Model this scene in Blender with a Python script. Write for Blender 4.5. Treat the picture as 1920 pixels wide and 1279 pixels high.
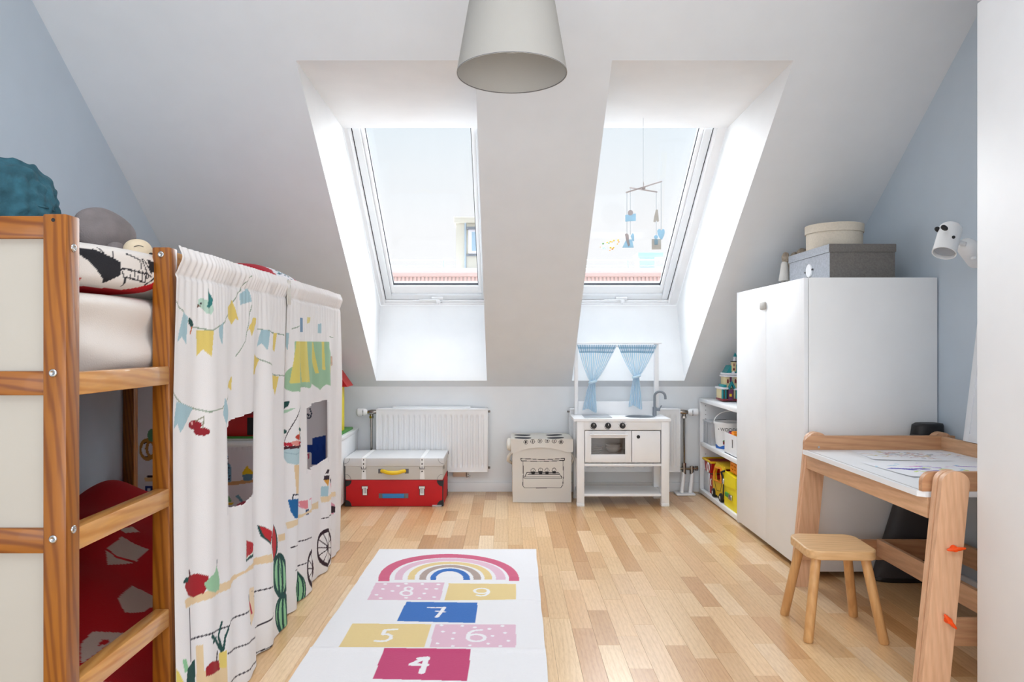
import bpy, bmesh, math, random
import numpy as np
from mathutils import Vector, Matrix, noise

# ------------------------------------------------------------------ camera, sky, lights
for o in list(bpy.data.objects): bpy.data.objects.remove(o)
scn = bpy.context.scene
COL = scn.collection
F, CX, CY, EYE = 1350.0, 950.0, 646.0, 0.96      # focal length in pixels, horizon point, eye height
cd = bpy.data.cameras.new('camera'); cam = bpy.data.objects.new('camera', cd); COL.objects.link(cam)
cd.sensor_width = 36.0; cd.lens = 36.0 * F / 1920
cd.shift_x = 10 / 1920; cd.shift_y = 6.5 / 1920
cd.clip_start = 0.05; cd.clip_end = 300
cam.location = (0, 0, EYE); cam.rotation_euler = (math.pi / 2, 0, 0)
scn.camera = cam
scn.view_settings.view_transform = 'Standard'; scn.view_settings.look = 'None'
scn.view_settings.gamma = 1; scn.view_settings.use_curve_mapping = False
scn.view_settings.exposure = 0.08

def lin(c):
    return tuple(((v / 255 / 12.92) if v <= 10.3 else ((v / 255 + 0.055) / 1.055) ** 2.4) for v in c[:3]) + (1.0,)

w = bpy.data.worlds.new('sky'); scn.world = w; w.use_nodes = True
nt = w.node_tree; nt.nodes.clear()
wo = nt.nodes.new('ShaderNodeOutputWorld'); bg = nt.nodes.new('ShaderNodeBackground')
tc = nt.nodes.new('ShaderNodeTexCoord'); sp = nt.nodes.new('ShaderNodeSeparateXYZ'); cr = nt.nodes.new('ShaderNodeValToRGB')
nt.links.new(tc.outputs['Generated'], sp.inputs[0]); nt.links.new(sp.outputs['Z'], cr.inputs[0])
nt.links.new(cr.outputs[0], bg.inputs[0]); nt.links.new(bg.outputs[0], wo.inputs[0])
e = cr.color_ramp.elements
e[0].position = 0.0; e[0].color = (0.98, 0.985, 1.0, 1)
e[1].position = 1.0; e[1].color = (0.52, 0.70, 0.92, 1)
k = e.new(0.16); k.color = (0.96, 0.975, 0.995, 1)
k = e.new(0.32); k.color = (0.78, 0.89, 0.97, 1)
bg.inputs[1].default_value = 0.96

def area(name, loc, rot, sx, sy, power, col=(1, 1, 1)):
    l = bpy.data.lights.new(name, 'AREA'); l.shape = 'RECTANGLE'; l.size = sx; l.size_y = sy
    l.energy = power; l.color = col
    o = bpy.data.objects.new(name, l); COL.objects.link(o); o.location = loc; o.rotation_euler = rot
    return o
R = math.radians
def sunlamp(name, direction, strength, angle, col):
    l = bpy.data.lights.new(name, 'SUN'); l.energy = strength; l.angle = R(angle); l.color = col
    o = bpy.data.objects.new(name, l); COL.objects.link(o)
    o.location = (0, 8, 6)
    o.rotation_euler = Vector(direction).to_track_quat('-Z', 'Y').to_euler()
    return o
sunlamp('sky_glow_fill', (-0.02, -0.82, -0.48), 22.0, 130, (0.93, 0.97, 1.0))  # very wide lamp added to boost the sky glow through the skylights
sunlamp('street_fill', (0.15, 0.80, -0.45), 0.7, 8, (1.0, 0.98, 0.95))  # second sun, added only to brighten the facades across the street
area('fill_rear', (0, -1.2, 0.85), (R(100), 0, 0), 3.0, 1.4, 48, (0.90, 0.95, 1.0))  # unseen fill panel added behind the camera to brighten the room
area('fill_overhead', (0.1, 0.9, 2.56), (R(18), 0, 0), 2.2, 2.0, 44, (0.91, 0.955, 1.0))  # unseen fill panel added under the ceiling, not a lamp of the room

# ------------------------------------------------------------------ materials
def mat(name, col, rough=0.5, metal=0.0, var=0.0, vscale=8.0, bump=0.0, bscale=200.0, coat=0.0, trans=0.0, stretch=None, spec=0.5):
    m = bpy.data.materials.new(name); m.use_nodes = True; nt = m.node_tree
    b = nt.nodes['Principled BSDF']
    c = lin(col) if max(col) > 1.001 else tuple(col) + (1,)
    b.inputs['Base Color'].default_value = c
    b.inputs['Roughness'].default_value = rough; b.inputs['Metallic'].default_value = metal
    b.inputs['Coat Weight'].default_value = coat; b.inputs['Specular IOR Level'].default_value = spec
    t = nt.nodes.new('ShaderNodeTexCoord'); mp = nt.nodes.new('ShaderNodeMapping')
    nt.links.new(t.outputs['Object'], mp.inputs[0])
    if stretch: mp.inputs['Scale'].default_value = stretch
    n = nt.nodes.new('ShaderNodeTexNoise'); n.inputs['Scale'].default_value = vscale; n.inputs['Detail'].default_value = 4
    nt.links.new(mp.outputs[0], n.inputs['Vector'])
    v = var if var > 0 else 0.015
    r = nt.nodes.new('ShaderNodeValToRGB')
    r.color_ramp.elements[0].position = 0.3; r.color_ramp.elements[1].position = 0.7
    r.color_ramp.elements[0].color = tuple(x * (1 - v) for x in c[:3]) + (1,)
    r.color_ramp.elements[1].color = tuple(min(1, x * (1 + v)) for x in c[:3]) + (1,)
    nt.links.new(n.outputs['Fac'], r.inputs[0]); nt.links.new(r.outputs[0], b.inputs['Base Color'])
    if bump > 0:
        n2 = nt.nodes.new('ShaderNodeTexNoise'); n2.inputs['Scale'].default_value = bscale; n2.inputs['Detail'].default_value = 2
        nt.links.new(mp.outputs[0], n2.inputs['Vector'])
        bp = nt.nodes.new('ShaderNodeBump'); bp.inputs['Strength'].default_value = bump; bp.inputs['Distance'].default_value = 0.002
        nt.links.new(n2.outputs['Fac'], bp.inputs['Height']); nt.links.new(bp.outputs[0], b.inputs['Normal'])
    if trans > 0:
        tr = nt.nodes.new('ShaderNodeBsdfTranslucent'); mx = nt.nodes.new('ShaderNodeMixShader'); mx.inputs[0].default_value = trans
        nt.links.new(r.outputs[0], tr.inputs[0])
        out = nt.nodes['Material Output']
        nt.links.new(b.outputs[0], mx.inputs[1]); nt.links.new(tr.outputs[0], mx.inputs[2]); nt.links.new(mx.outputs[0], out.inputs[0])
    return m

def printed(name, rough=0.8, trans=0.0, bump=0.3, bscale=500.0, stretch=(1, 1, 1)):
    """cloth or paper whose flat print is stored in the colour attribute 'print'"""
    m = mat(name, (200, 200, 200), rough, bump=bump, bscale=bscale, trans=trans, stretch=stretch)
    nt = m.node_tree; a = nt.nodes.new('ShaderNodeAttribute'); a.attribute_name = 'print'
    nt.links.new(a.outputs['Color'], nt.nodes['Principled BSDF'].inputs['Base Color'])
    for n in nt.nodes:
        if n.type == 'BSDF_TRANSLUCENT': nt.links.new(a.outputs['Color'], n.inputs[0])
    return m

def wood(name, light, dark, axis='Z', scale=9.0, rough=0.38, dist=4.0, coat=0.0, along=0.10, lowc=0.35):
    m = bpy.data.materials.new(name); m.use_nodes = True; nt = m.node_tree; b = nt.nodes['Principled BSDF']
    b.inputs['Roughness'].default_value = rough; b.inputs['Coat Weight'].default_value = coat
    t = nt.nodes.new('ShaderNodeTexCoord'); mp = nt.nodes.new('ShaderNodeMapping')
    sc = {'X': (along, 1, 1), 'Y': (1, along, 1), 'Z': (1, 1, along)}[axis]
    mp.inputs['Scale'].default_value = sc
    oi = nt.nodes.new('ShaderNodeObjectInfo'); ml = nt.nodes.new('ShaderNodeMath'); ml.operation = 'MULTIPLY'; ml.inputs[1].default_value = 7.3
    ad = nt.nodes.new('ShaderNodeVectorMath'); ad.operation = 'ADD'
    nt.links.new(oi.outputs['Random'], ml.inputs[0]); nt.links.new(t.outputs['Object'], mp.inputs[0])
    nt.links.new(mp.outputs[0], ad.inputs[0]); nt.links.new(ml.outputs[0], ad.inputs[1])
    wv = nt.nodes.new('ShaderNodeTexWave'); wv.wave_type = 'BANDS'; wv.bands_direction = 'DIAGONAL'
    wv.inputs['Scale'].default_value = scale; wv.inputs['Distortion'].default_value = dist; wv.inputs['Detail'].default_value = 3
    wv.inputs['Detail Scale'].default_value = 0.45
    nt.links.new(ad.outputs[0], wv.inputs['Vector'])
    fn = nt.nodes.new('ShaderNodeTexNoise'); fn.inputs['Scale'].default_value = 130; fn.inputs['Detail'].default_value = 3
    nt.links.new(ad.outputs[0], fn.inputs['Vector'])
    r = nt.nodes.new('ShaderNodeValToRGB'); r.color_ramp.elements[0].color = lin(dark); r.color_ramp.elements[1].color = lin(light)
    r.color_ramp.elements[0].position = 0.0; r.color_ramp.elements[1].position = 0.62
    nt.links.new(wv.outputs['Fac'], r.inputs[0])
    mx = nt.nodes.new('ShaderNodeMix'); mx.data_type = 'RGBA'; mx.blend_type = 'MULTIPLY'; mx.inputs[0].default_value = lowc
    r2 = nt.nodes.new('ShaderNodeValToRGB'); r2.color_ramp.elements[0].position = 0.3; r2.color_ramp.elements[0].color = (0.62, 0.56, 0.5, 1); r2.color_ramp.elements[1].position = 0.65
    nt.links.new(fn.outputs['Fac'], r2.inputs[0])
    nt.links.new(r.outputs[0], mx.inputs[6]); nt.links.new(r2.outputs[0], mx.inputs[7]); nt.links.new(mx.outputs[2], b.inputs['Base Color'])
    return m

def glass(name, tint=(1, 1, 1), gloss=0.06, rough=0.02, dark=0.0):
    m = bpy.data.materials.new(name); m.use_nodes = True; nt = m.node_tree; nt.nodes.clear()
    o = nt.nodes.new('ShaderNodeOutputMaterial'); tr = nt.nodes.new('ShaderNodeBsdfTransparent'); g = nt.nodes.new('ShaderNodeBsdfGlossy')
    mx = nt.nodes.new('ShaderNodeMixShader'); mx.inputs[0].default_value = gloss
    tr.inputs[0].default_value = tuple(tint) + (1,); g.inputs['Roughness'].default_value = rough
    nt.links.new(tr.outputs[0], mx.inputs[1]); nt.links.new(g.outputs[0], mx.inputs[2]); nt.links.new(mx.outputs[0], o.inputs[0])
    return m

M = {}
M['white_paint'] = mat('white_paint', (238, 241, 244), 0.7, bump=0.06, bscale=90)
M['slope_paint'] = mat('slope_paint', (226, 230, 234), 0.75, bump=0.06, bscale=90)
M['shaft_paint'] = mat('shaft_paint', (240, 241, 242), 0.6)
M['blue_paint'] = mat('blue_paint', (196, 208, 219), 0.8, bump=0.05, bscale=90)
M['frame_white'] = mat('frame_white', (240, 241, 243), 0.3)
M['frame_grey'] = mat('frame_grey', (226, 229, 232), 0.35)
M['rubber'] = mat('rubber', (40, 40, 48), 0.6)
M['pane'] = glass('pane', gloss=0.025)
M['lacquer'] = mat('lacquer', (240, 241, 243), 0.42)
M['board_white'] = mat('board_white', (236, 236, 236), 0.4)
M['steel'] = mat('steel', (190, 190, 190), 0.25, metal=1)
M['chrome'] = mat('chrome', (150, 145, 140), 0.2, metal=1)
M['black'] = mat('black', (22, 22, 24), 0.5)
M['dark_plastic'] = mat('dark_plastic', (28, 28, 32), 0.55)
M['pine_z_shaded'] = wood('pine_z_shaded', (154, 92, 20), (126, 68, 8), 'Z', 36, coat=0.12, dist=11)  # shade of the bed end, turned from the windows, darkened into the colour
M['pine_x_shaded'] = wood('pine_x_shaded', (152, 90, 18), (120, 62, 6), 'X', 36, coat=0.12, dist=11)  # darkened the same way for the shaded bed end
M['pine_y_lit'] = wood('pine_y_lit', (206, 150, 84), (190, 130, 66), 'Y', 34, coat=0.6, dist=8)  # same pine with a paler, window-lit tone in its colour
M['beech_x'] = wood('beech_x', (206, 156, 116), (196, 144, 106), 'X', 26, rough=0.45, dist=6)
M['beech_y'] = wood('beech_y', (222, 178, 140), (214, 168, 130), 'Y', 26, rough=0.45, dist=6)
M['beech_z'] = wood('beech_z', (224, 178, 142), (218, 170, 134), 'Z', 30, rough=0.45, dist=5)
M['birch'] = wood('birch', (224, 182, 132), (216, 172, 121), 'X', 24, rough=0.42, dist=6)
M['birch_z'] = wood('birch_z', (216, 166, 110), (208, 156, 100), 'Z', 26, rough=0.42, dist=6)
M['panel_beige'] = mat('panel_beige', (184, 178, 168), 0.55)  # colour darkened for the shade on the bed end away from the windows
M['sheet'] = mat('sheet', (226, 219, 213), 0.85, bump=0.3, bscale=350)
M['print_cloth'] = printed('print_cloth', trans=0.18)
M['toy_cloth'] = printed('toy_cloth', trans=0.45)
M['print_rug'] = printed('print_rug', 0.95, bump=1.0, bscale=260, stretch=(0.35, 1.6, 1))
M['print_felt'] = printed('print_felt', 0.95, bump=0.6, bscale=300)
M['print_flat'] = printed('print_flat', 0.6, bump=0.0)
M['grey_plush'] = mat('grey_plush', (126, 118, 118), 0.95, var=0.18, vscale=14, bump=0.8, bscale=260)
M['teal_plush'] = mat('teal_plush', (44, 88, 102), 0.95, var=0.35, vscale=26, bump=1.0, bscale=150)
M['cream_plush'] = mat('cream_plush', (224, 206, 178), 0.9, var=0.05, bump=0.5)
M['shade'] = mat('shade', (212, 210, 205), 0.8, bump=0.3, bscale=420, trans=0.42)
M['bulb'] = mat('bulb', (236, 238, 240), 0.2)
M['red_cloth'] = mat('red_cloth', (196, 14, 22), 0.7, var=0.06, bump=0.2, bscale=300)
M['grey_cloth'] = mat('grey_cloth', (206, 203, 198), 0.8, bump=0.2, bscale=300)
M['lid_cloth'] = mat('lid_cloth', (214, 214, 215), 0.75, bump=0.2, bscale=300)
M['strap_white'] = mat('strap_white', (242, 242, 242), 0.5)
M['yellow'] = mat('yellow', (240, 200, 30), 0.5)
M['yellow_bright'] = mat('yellow_bright', (246, 226, 10), 0.45)
M['orange'] = mat('orange', (245, 150, 20), 0.45)
M['orange_red'] = mat('orange_red', (240, 80, 15), 0.4)
M['red'] = mat('red', (196, 24, 26), 0.45)
M['dark_red'] = mat('dark_red', (120, 22, 34), 0.5)
M['green'] = mat('green', (70, 150, 60), 0.5)
M['blue'] = mat('blue', (40, 100, 180), 0.5)
M['handle_blue'] = mat('handle_blue', (50, 130, 190), 0.6)
M['handle_grey'] = mat('handle_grey', (110, 108, 110), 0.6)
M['grey_metal'] = mat('grey_metal', (128, 134, 142), 0.4)
M['hob'] = mat('hob', (168, 172, 178), 0.3)
M['oven_glass'] = glass('oven_glass', (0.80, 0.78, 0.77), 0.05)
M['china'] = mat('china', (206, 204, 202), 0.3)
M['clear_plastic'] = glass('clear_plastic', (0.93, 0.95, 0.97), 0.12, 0.1)
_nt = M['clear_plastic'].node_tree; _df = _nt.nodes.new('ShaderNodeBsdfDiffuse'); _df.inputs[0].default_value = (0.9, 0.9, 0.92, 1); _mx = _nt.nodes.new('ShaderNodeMixShader'); _mx.inputs[0].default_value = 0.32
_out = [n for n in _nt.nodes if n.type == 'OUTPUT_MATERIAL'][0]; _src = _out.inputs[0].links[0].from_socket; _nt.links.new(_src, _mx.inputs[1]); _nt.links.new(_df.outputs[0], _mx.inputs[2]); _nt.links.new(_mx.outputs[0], _out.inputs[0])
M['felt_lit'] = mat('felt_lit', (176, 180, 188), 0.9, var=0.14, vscale=120, bump=0.3)  # the box's felt with window light put into the colour
M['felt_shaded'] = mat('felt_shaded', (112, 108, 104), 0.9, var=0.16, vscale=160, bump=0.3)  # same felt with the shade put into the colour
M['linen_box'] = mat('linen_box', (214, 204, 188), 0.9, var=0.05, vscale=150, bump=0.3)
M['wool'] = mat('wool', (160, 146, 130), 0.95, var=0.35, vscale=60, bump=1.0, bscale=120)
M['wool_white'] = mat('wool_white', (222, 218, 212), 0.95, var=0.05, bump=0.8, bscale=160)
M['wool_dark'] = mat('wool_dark', (96, 98, 106), 0.95, var=0.2, bump=0.8, bscale=160)
M['paper'] = mat('paper', (246, 246, 248), 0.7)
M['teal'] = mat('teal', (20, 140, 146), 0.4)
M['cream'] = mat('cream', (222, 206, 160), 0.5)
M['snow'] = mat('snow', (236, 234, 240), 0.5)
M['purple'] = mat('purple', (110, 50, 90), 0.5)
M['bin_grey'] = mat('bin_grey', (58, 56, 58), 0.6)
M['tow'] = mat('tow', (206, 202, 194), 0.7)
M['roof_pink'] = mat('roof_pink', (236, 206, 200), 0.7)
M['roof_pale'] = mat('roof_pale', (240, 234, 230), 0.7)
M['facade'] = mat('facade', (214, 210, 196), 0.7)
M['rail_blue'] = mat('rail_blue', (178, 194, 206), 0.5)
M['far_glass'] = mat('far_glass', (170, 196, 214), 0.15)
M['light_blue'] = mat('light_blue', (190, 218, 232), 0.6, trans=0.5)
M['pale_wood'] = mat('pale_wood', (206, 198, 198), 0.7, trans=0.4)
M['string'] = mat('string', (150, 165, 180), 0.8)
M['socket_beige'] = mat('socket_beige', (214, 190, 170), 0.5)

# ------------------------------------------------------------------ mesh helpers
class MB:
    def __init__(s): s.v = []; s.f = []
    def add(s, vs, fs):
        b = len(s.v); s.v += [tuple(p) for p in vs]; s.f += [tuple(b + i for i in f) for f in fs]; return s
    def bm(s, bm):
        bm.verts.ensure_lookup_table(); bm.verts.index_update()
        s.add([v.co[:] for v in bm.verts], [[v.index for v in f.verts] for f in bm.faces]); bm.free(); return s
    def box(s, x0, x1, y0, y1, z0, z1, bev=0.0, seg=2, mtx=None):
        bm = bmesh.new(); bmesh.ops.create_cube(bm, size=1)
        for v in bm.verts:
            v.co = Vector(((x0 + x1) / 2 + v.co.x * (x1 - x0), (y0 + y1) / 2 + v.co.y * (y1 - y0), (z0 + z1) / 2 + v.co.z * (z1 - z0)))
        if bev > 0:
            bev = min(bev, 0.49 * min(abs(x1 - x0), abs(y1 - y0), abs(z1 - z0)))
            bmesh.ops.bevel(bm, geom=bm.edges[:], offset=bev, segments=seg, affect='EDGES', profile=0.5)
        if mtx: bmesh.ops.transform(bm, matrix=mtx, verts=bm.verts)
        return s.bm(bm)
    def tube(s, pts, r, n=10, cap=True, r2=None):
        pts = [Vector(p) for p in pts]; rings = []; N = len(pts)
        t0 = (pts[1] - pts[0]).normalized()
        a = t0.orthogonal().normalized()
        vs = []
        for i, p in enumerate(pts):
            t = ((pts[min(i + 1, N - 1)] - pts[max(i - 1, 0)])).normalized()
            a = (a - t * a.dot(t)).normalized(); b = t.cross(a)
            rr = r if r2 is None else r + (r2 - r) * i / (N - 1)
            if isinstance(r, (list, tuple)): rr = r[i]
            for k in range(n):
                an = 2 * math.pi * k / n; vs.append(p + a * math.cos(an) * rr + b * math.sin(an) * rr)
        fs = [(i * n + k, i * n + (k + 1) % n, (i + 1) * n + (k + 1) % n, (i + 1) * n + k) for i in range(N - 1) for k in range(n)]
        if cap: fs += [tuple(range(n))[::-1], tuple((N - 1) * n + k for k in range(n))]
        return s.add(vs, fs)
    def lathe(s, prof, c=(0, 0, 0), n=32, mtx=None, sx=1, sy=1):
        vs = []; m = len(prof)
        for k in range(n):
            an = 2 * math.pi * k / n
            for r, z in prof:
                p = Vector((c[0] + r * math.cos(an) * sx, c[1] + r * math.sin(an) * sy, c[2] + z))
                vs.append(mtx @ p if mtx else p)
        fs = [(k * m + j, ((k + 1) % n) * m + j, ((k + 1) % n) * m + j + 1, k * m + j + 1) for k in range(n) for j in range(m - 1)]
        return s.add(vs, fs)
    def prism(s, pts, a, b, axis='Y', mtx=None):
        """polygon in the plane across `axis`, extruded from a to b"""
        def P(u, v, w):
            p = {'Y': (u, w, v), 'X': (w, u, v), 'Z': (u, v, w)}[axis]
            return mtx @ Vector(p) if mtx else p
        n = len(pts)
        return s.add([P(u, v, a) for u, v in pts] + [P(u, v, b) for u, v in pts],
                     [tuple(range(n))[::-1], tuple(range(n, 2 * n))] + [(i, (i + 1) % n, (i + 1) % n + n, i + n) for i in range(n)])
    def soft(s, c, h, p=4.0, n=14, amp=0.0, fr=6.0, rot=None, seed=0):
        key = {}; vs = []; fs = []; nn = n if isinstance(n, tuple) else (n, n, n)
        def vid(q):
            kk = tuple(round(t, 5) for t in q)
            if kk not in key:
                key[kk] = len(vs); q = Vector(q)
                l = (abs(q.x) ** p + abs(q.y) ** p + abs(q.z) ** p) ** (1 / p); u = q / l
                w_ = Vector((u.x * h[0], u.y * h[1], u.z * h[2]))
                if amp: w_ += w_.normalized() * amp * noise.noise(w_ * fr + Vector((seed, seed * 2, 0)))
                if rot: w_ = rot @ w_
                vs.append(w_ + Vector(c))
            return key[kk]
        for ax in range(3):
            for sg in (-1, 1):
                for i in range(nn[(ax + 1) % 3]):
                    for j in range(nn[(ax + 2) % 3]):
                        q = []
                        for di, dj in ((0, 0), (1, 0), (1, 1), (0, 1)):
                            a_ = -1 + 2 * (i + di) / nn[(ax + 1) % 3]; b_ = -1 + 2 * (j + dj) / nn[(ax + 2) % 3]
                            t = [0, 0, 0]; t[ax] = sg; t[(ax + 1) % 3] = a_; t[(ax + 2) % 3] = b_; q.append(vid(t))
                        fs.append(q if sg > 0 else q[::-1])
        return s.add(vs, fs)

WO = {}
def obj(name, mb, m, parent=None, smooth=False, local=False):
    me = bpy.data.meshes.new(name); me.from_pydata([tuple(v) for v in mb.v], [], mb.f)
    bm = bmesh.new(); bm.from_mesh(me); bmesh.ops.recalc_face_normals(bm, faces=bm.faces); bm.to_mesh(me); bm.free()
    me.materials.append(M[m] if isinstance(m, str) else m)
    if smooth:
        me.shade_smooth()
        if smooth is not True: me.set_sharp_from_angle(angle=R(smooth))
    else:
        me.shade_smooth(); me.set_sharp_from_angle(angle=R(32))
    return link(name, me, parent, local)
def parts(name, mb, m, parent, **k):
    'one object for each loose piece of the mesh'
    p = list(range(len(mb.v)))
    def find(a):
        while p[a] != a: p[a] = p[p[a]]; a = p[a]
        return a
    for f in mb.f:
        for i in f[1:]: p[find(i)] = find(f[0])
    g = {}
    for f in mb.f: g.setdefault(find(f[0]), []).append(f)
    out = []
    for fs in g.values():
        ids = sorted({i for f in fs for i in f}); ix = {a: n for n, a in enumerate(ids)}; q = MB()
        q.v = [mb.v[i] for i in ids]; q.f = [tuple(ix[i] for i in f) for f in fs]; out.append(obj(name, q, m, parent, **k))
    return out
def link(name, me, parent=None, local=False):
    o = bpy.data.objects.new(name, me); COL.objects.link(o)
    WO[o.name] = Vector((0, 0, 0))
    if parent is not None:
        o.parent = parent
        if WO[parent.name] is not None: o.location = -WO[parent.name]
        else: WO[o.name] = None
    return o
def thing(name, label, cat, loc=(0, 0, 0), rotz=0, group=None, local=False):
    o = bpy.data.objects.new(name, None); COL.objects.link(o); o.empty_display_size = 0.05
    o.location = loc; o.rotation_euler = (0, 0, rotz); o['label'] = label; o['category'] = cat
    if group: o['group'] = group
    WO[o.name] = None if local else Vector(loc)
    return o
def tag(o, label, cat, group=None):
    o['label'] = label; o['category'] = cat
    if group: o['group'] = group
    return o
def struct(o): o['kind'] = 'structure'; return o
def at(px, py, d): return ((px - CX) * d / F, d, EYE - (py - CY) * d / F)

# flat prints: coloured shapes rasterised to a colour per mesh vertex
class Print:
    def __init__(s, A, B, base):
        s.A = A; s.B = B; s.c = np.tile(np.array(lin(base), dtype=np.float32), (len(A), 1))
    def _set(s, m, col): s.c[m] = lin(col)
    def poly(s, pts, col):
        pts = [tuple(p) for p in pts]; ins = np.zeros(len(s.A), bool)
        for i in range(len(pts)):
            x1, y1 = pts[i]; x2, y2 = pts[i - 1]
            if y1 == y2: continue
            c = ((y1 > s.B) != (y2 > s.B)) & (s.A < (x2 - x1) * (s.B - y1) / (y2 - y1) + x1)
            ins ^= c
        s._set(ins, col); return s
    def ell(s, c, rx, ry, col, rot=0, ring=None):
        dx = s.A - c[0]; dy = s.B - c[1]; ca, sa = math.cos(rot), math.sin(rot)
        q = ((dx * ca + dy * sa) / rx) ** 2 + ((-dx * sa + dy * ca) / ry) ** 2
        m = q < 1
        if ring: m &= q > ring ** 2
        s._set(m, col); return s
    def stroke(s, pts, wd, col):
        for (x1, y1), (x2, y2) in zip(pts, pts[1:]):
            L = (x2 - x1) ** 2 + (y2 - y1) ** 2
            if L == 0: continue
            t = np.clip(((s.A - x1) * (x2 - x1) + (s.B - y1) * (y2 - y1)) / L, 0, 1)
            s._set((s.A - x1 - t * (x2 - x1)) ** 2 + (s.B - y1 - t * (y2 - y1)) ** 2 < (wd / 2) ** 2, col)
        return s

def sheet(name, u0, u1, v0, v1, step, fn, paint, m, parent=None, keep=None, local=False):
    """a fine cloth grid: fn(U,V)->X,Y,Z ; paint(U,V)->Print ; keep(u,v)-> faces that stay"""
    nu = max(2, int((u1 - u0) / step) + 1); nv = max(2, int((v1 - v0) / step) + 1)
    U, V = np.meshgrid(np.linspace(u0, u1, nu), np.linspace(v0, v1, nv)); U = U.ravel(); V = V.ravel()
    X, Y, Z = fn(U, V)
    i, j = np.meshgrid(np.arange(nu - 1), np.arange(nv - 1)); a = (j * nu + i).ravel()
    f = np.stack([a, a + 1, a + nu + 1, a + nu], 1)
    if keep is not None:
        cu = U[f].mean(1); cv = V[f].mean(1); f = f[keep(cu, cv)]
    me = bpy.data.meshes.new(name)
    me.vertices.add(len(U)); me.vertices.foreach_set('co', np.stack([X, Y, Z], 1).astype(np.float32).ravel())
    me.loops.add(len(f) * 4); me.loops.foreach_set('vertex_index', f.ravel().astype(np.int32))
    me.polygons.add(len(f)); me.polygons.foreach_set('loop_start', (np.arange(len(f)) * 4).astype(np.int32))
    me.update(calc_edges=True)
    at_ = me.attributes.new('print', 'FLOAT_COLOR', 'POINT'); at_.data.foreach_set('color', paint(U, V).c.ravel())
    me.materials.append(M[m]); me.shade_smooth()
    return link(name, me, parent, local)

def vprint(o, paint):
    """print on an existing mesh: paint(X,Y,Z)->Print"""
    me = o.data; n = len(me.vertices); co = np.empty(n * 3, np.float32); me.vertices.foreach_get('co', co); co = co.reshape(-1, 3).astype(float)
    a = me.attributes.new('print', 'FLOAT_COLOR', 'POINT'); a.data.foreach_set('color', paint(co[:, 0], co[:, 1], co[:, 2]).c.ravel())

def text(name, body, size, mtx, m, parent, bend=None, depth=0.0006):
    cu = bpy.data.curves.new(name, 'FONT'); cu.body = body; cu.size = size; cu.extrude = depth; cu.align_x = 'CENTER'
    t = bpy.data.objects.new(name, cu); COL.objects.link(t); dg = bpy.context.evaluated_depsgraph_get()
    me = bpy.data.meshes.new_from_object(t.evaluated_get(dg)); bpy.data.objects.remove(t)
    for v in me.vertices:
        p = v.co.copy()
        if bend: p = bend(p)
        v.co = mtx @ p
    me.materials.clear(); me.materials.append(M[m])
    return link(name, me, parent)

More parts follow.
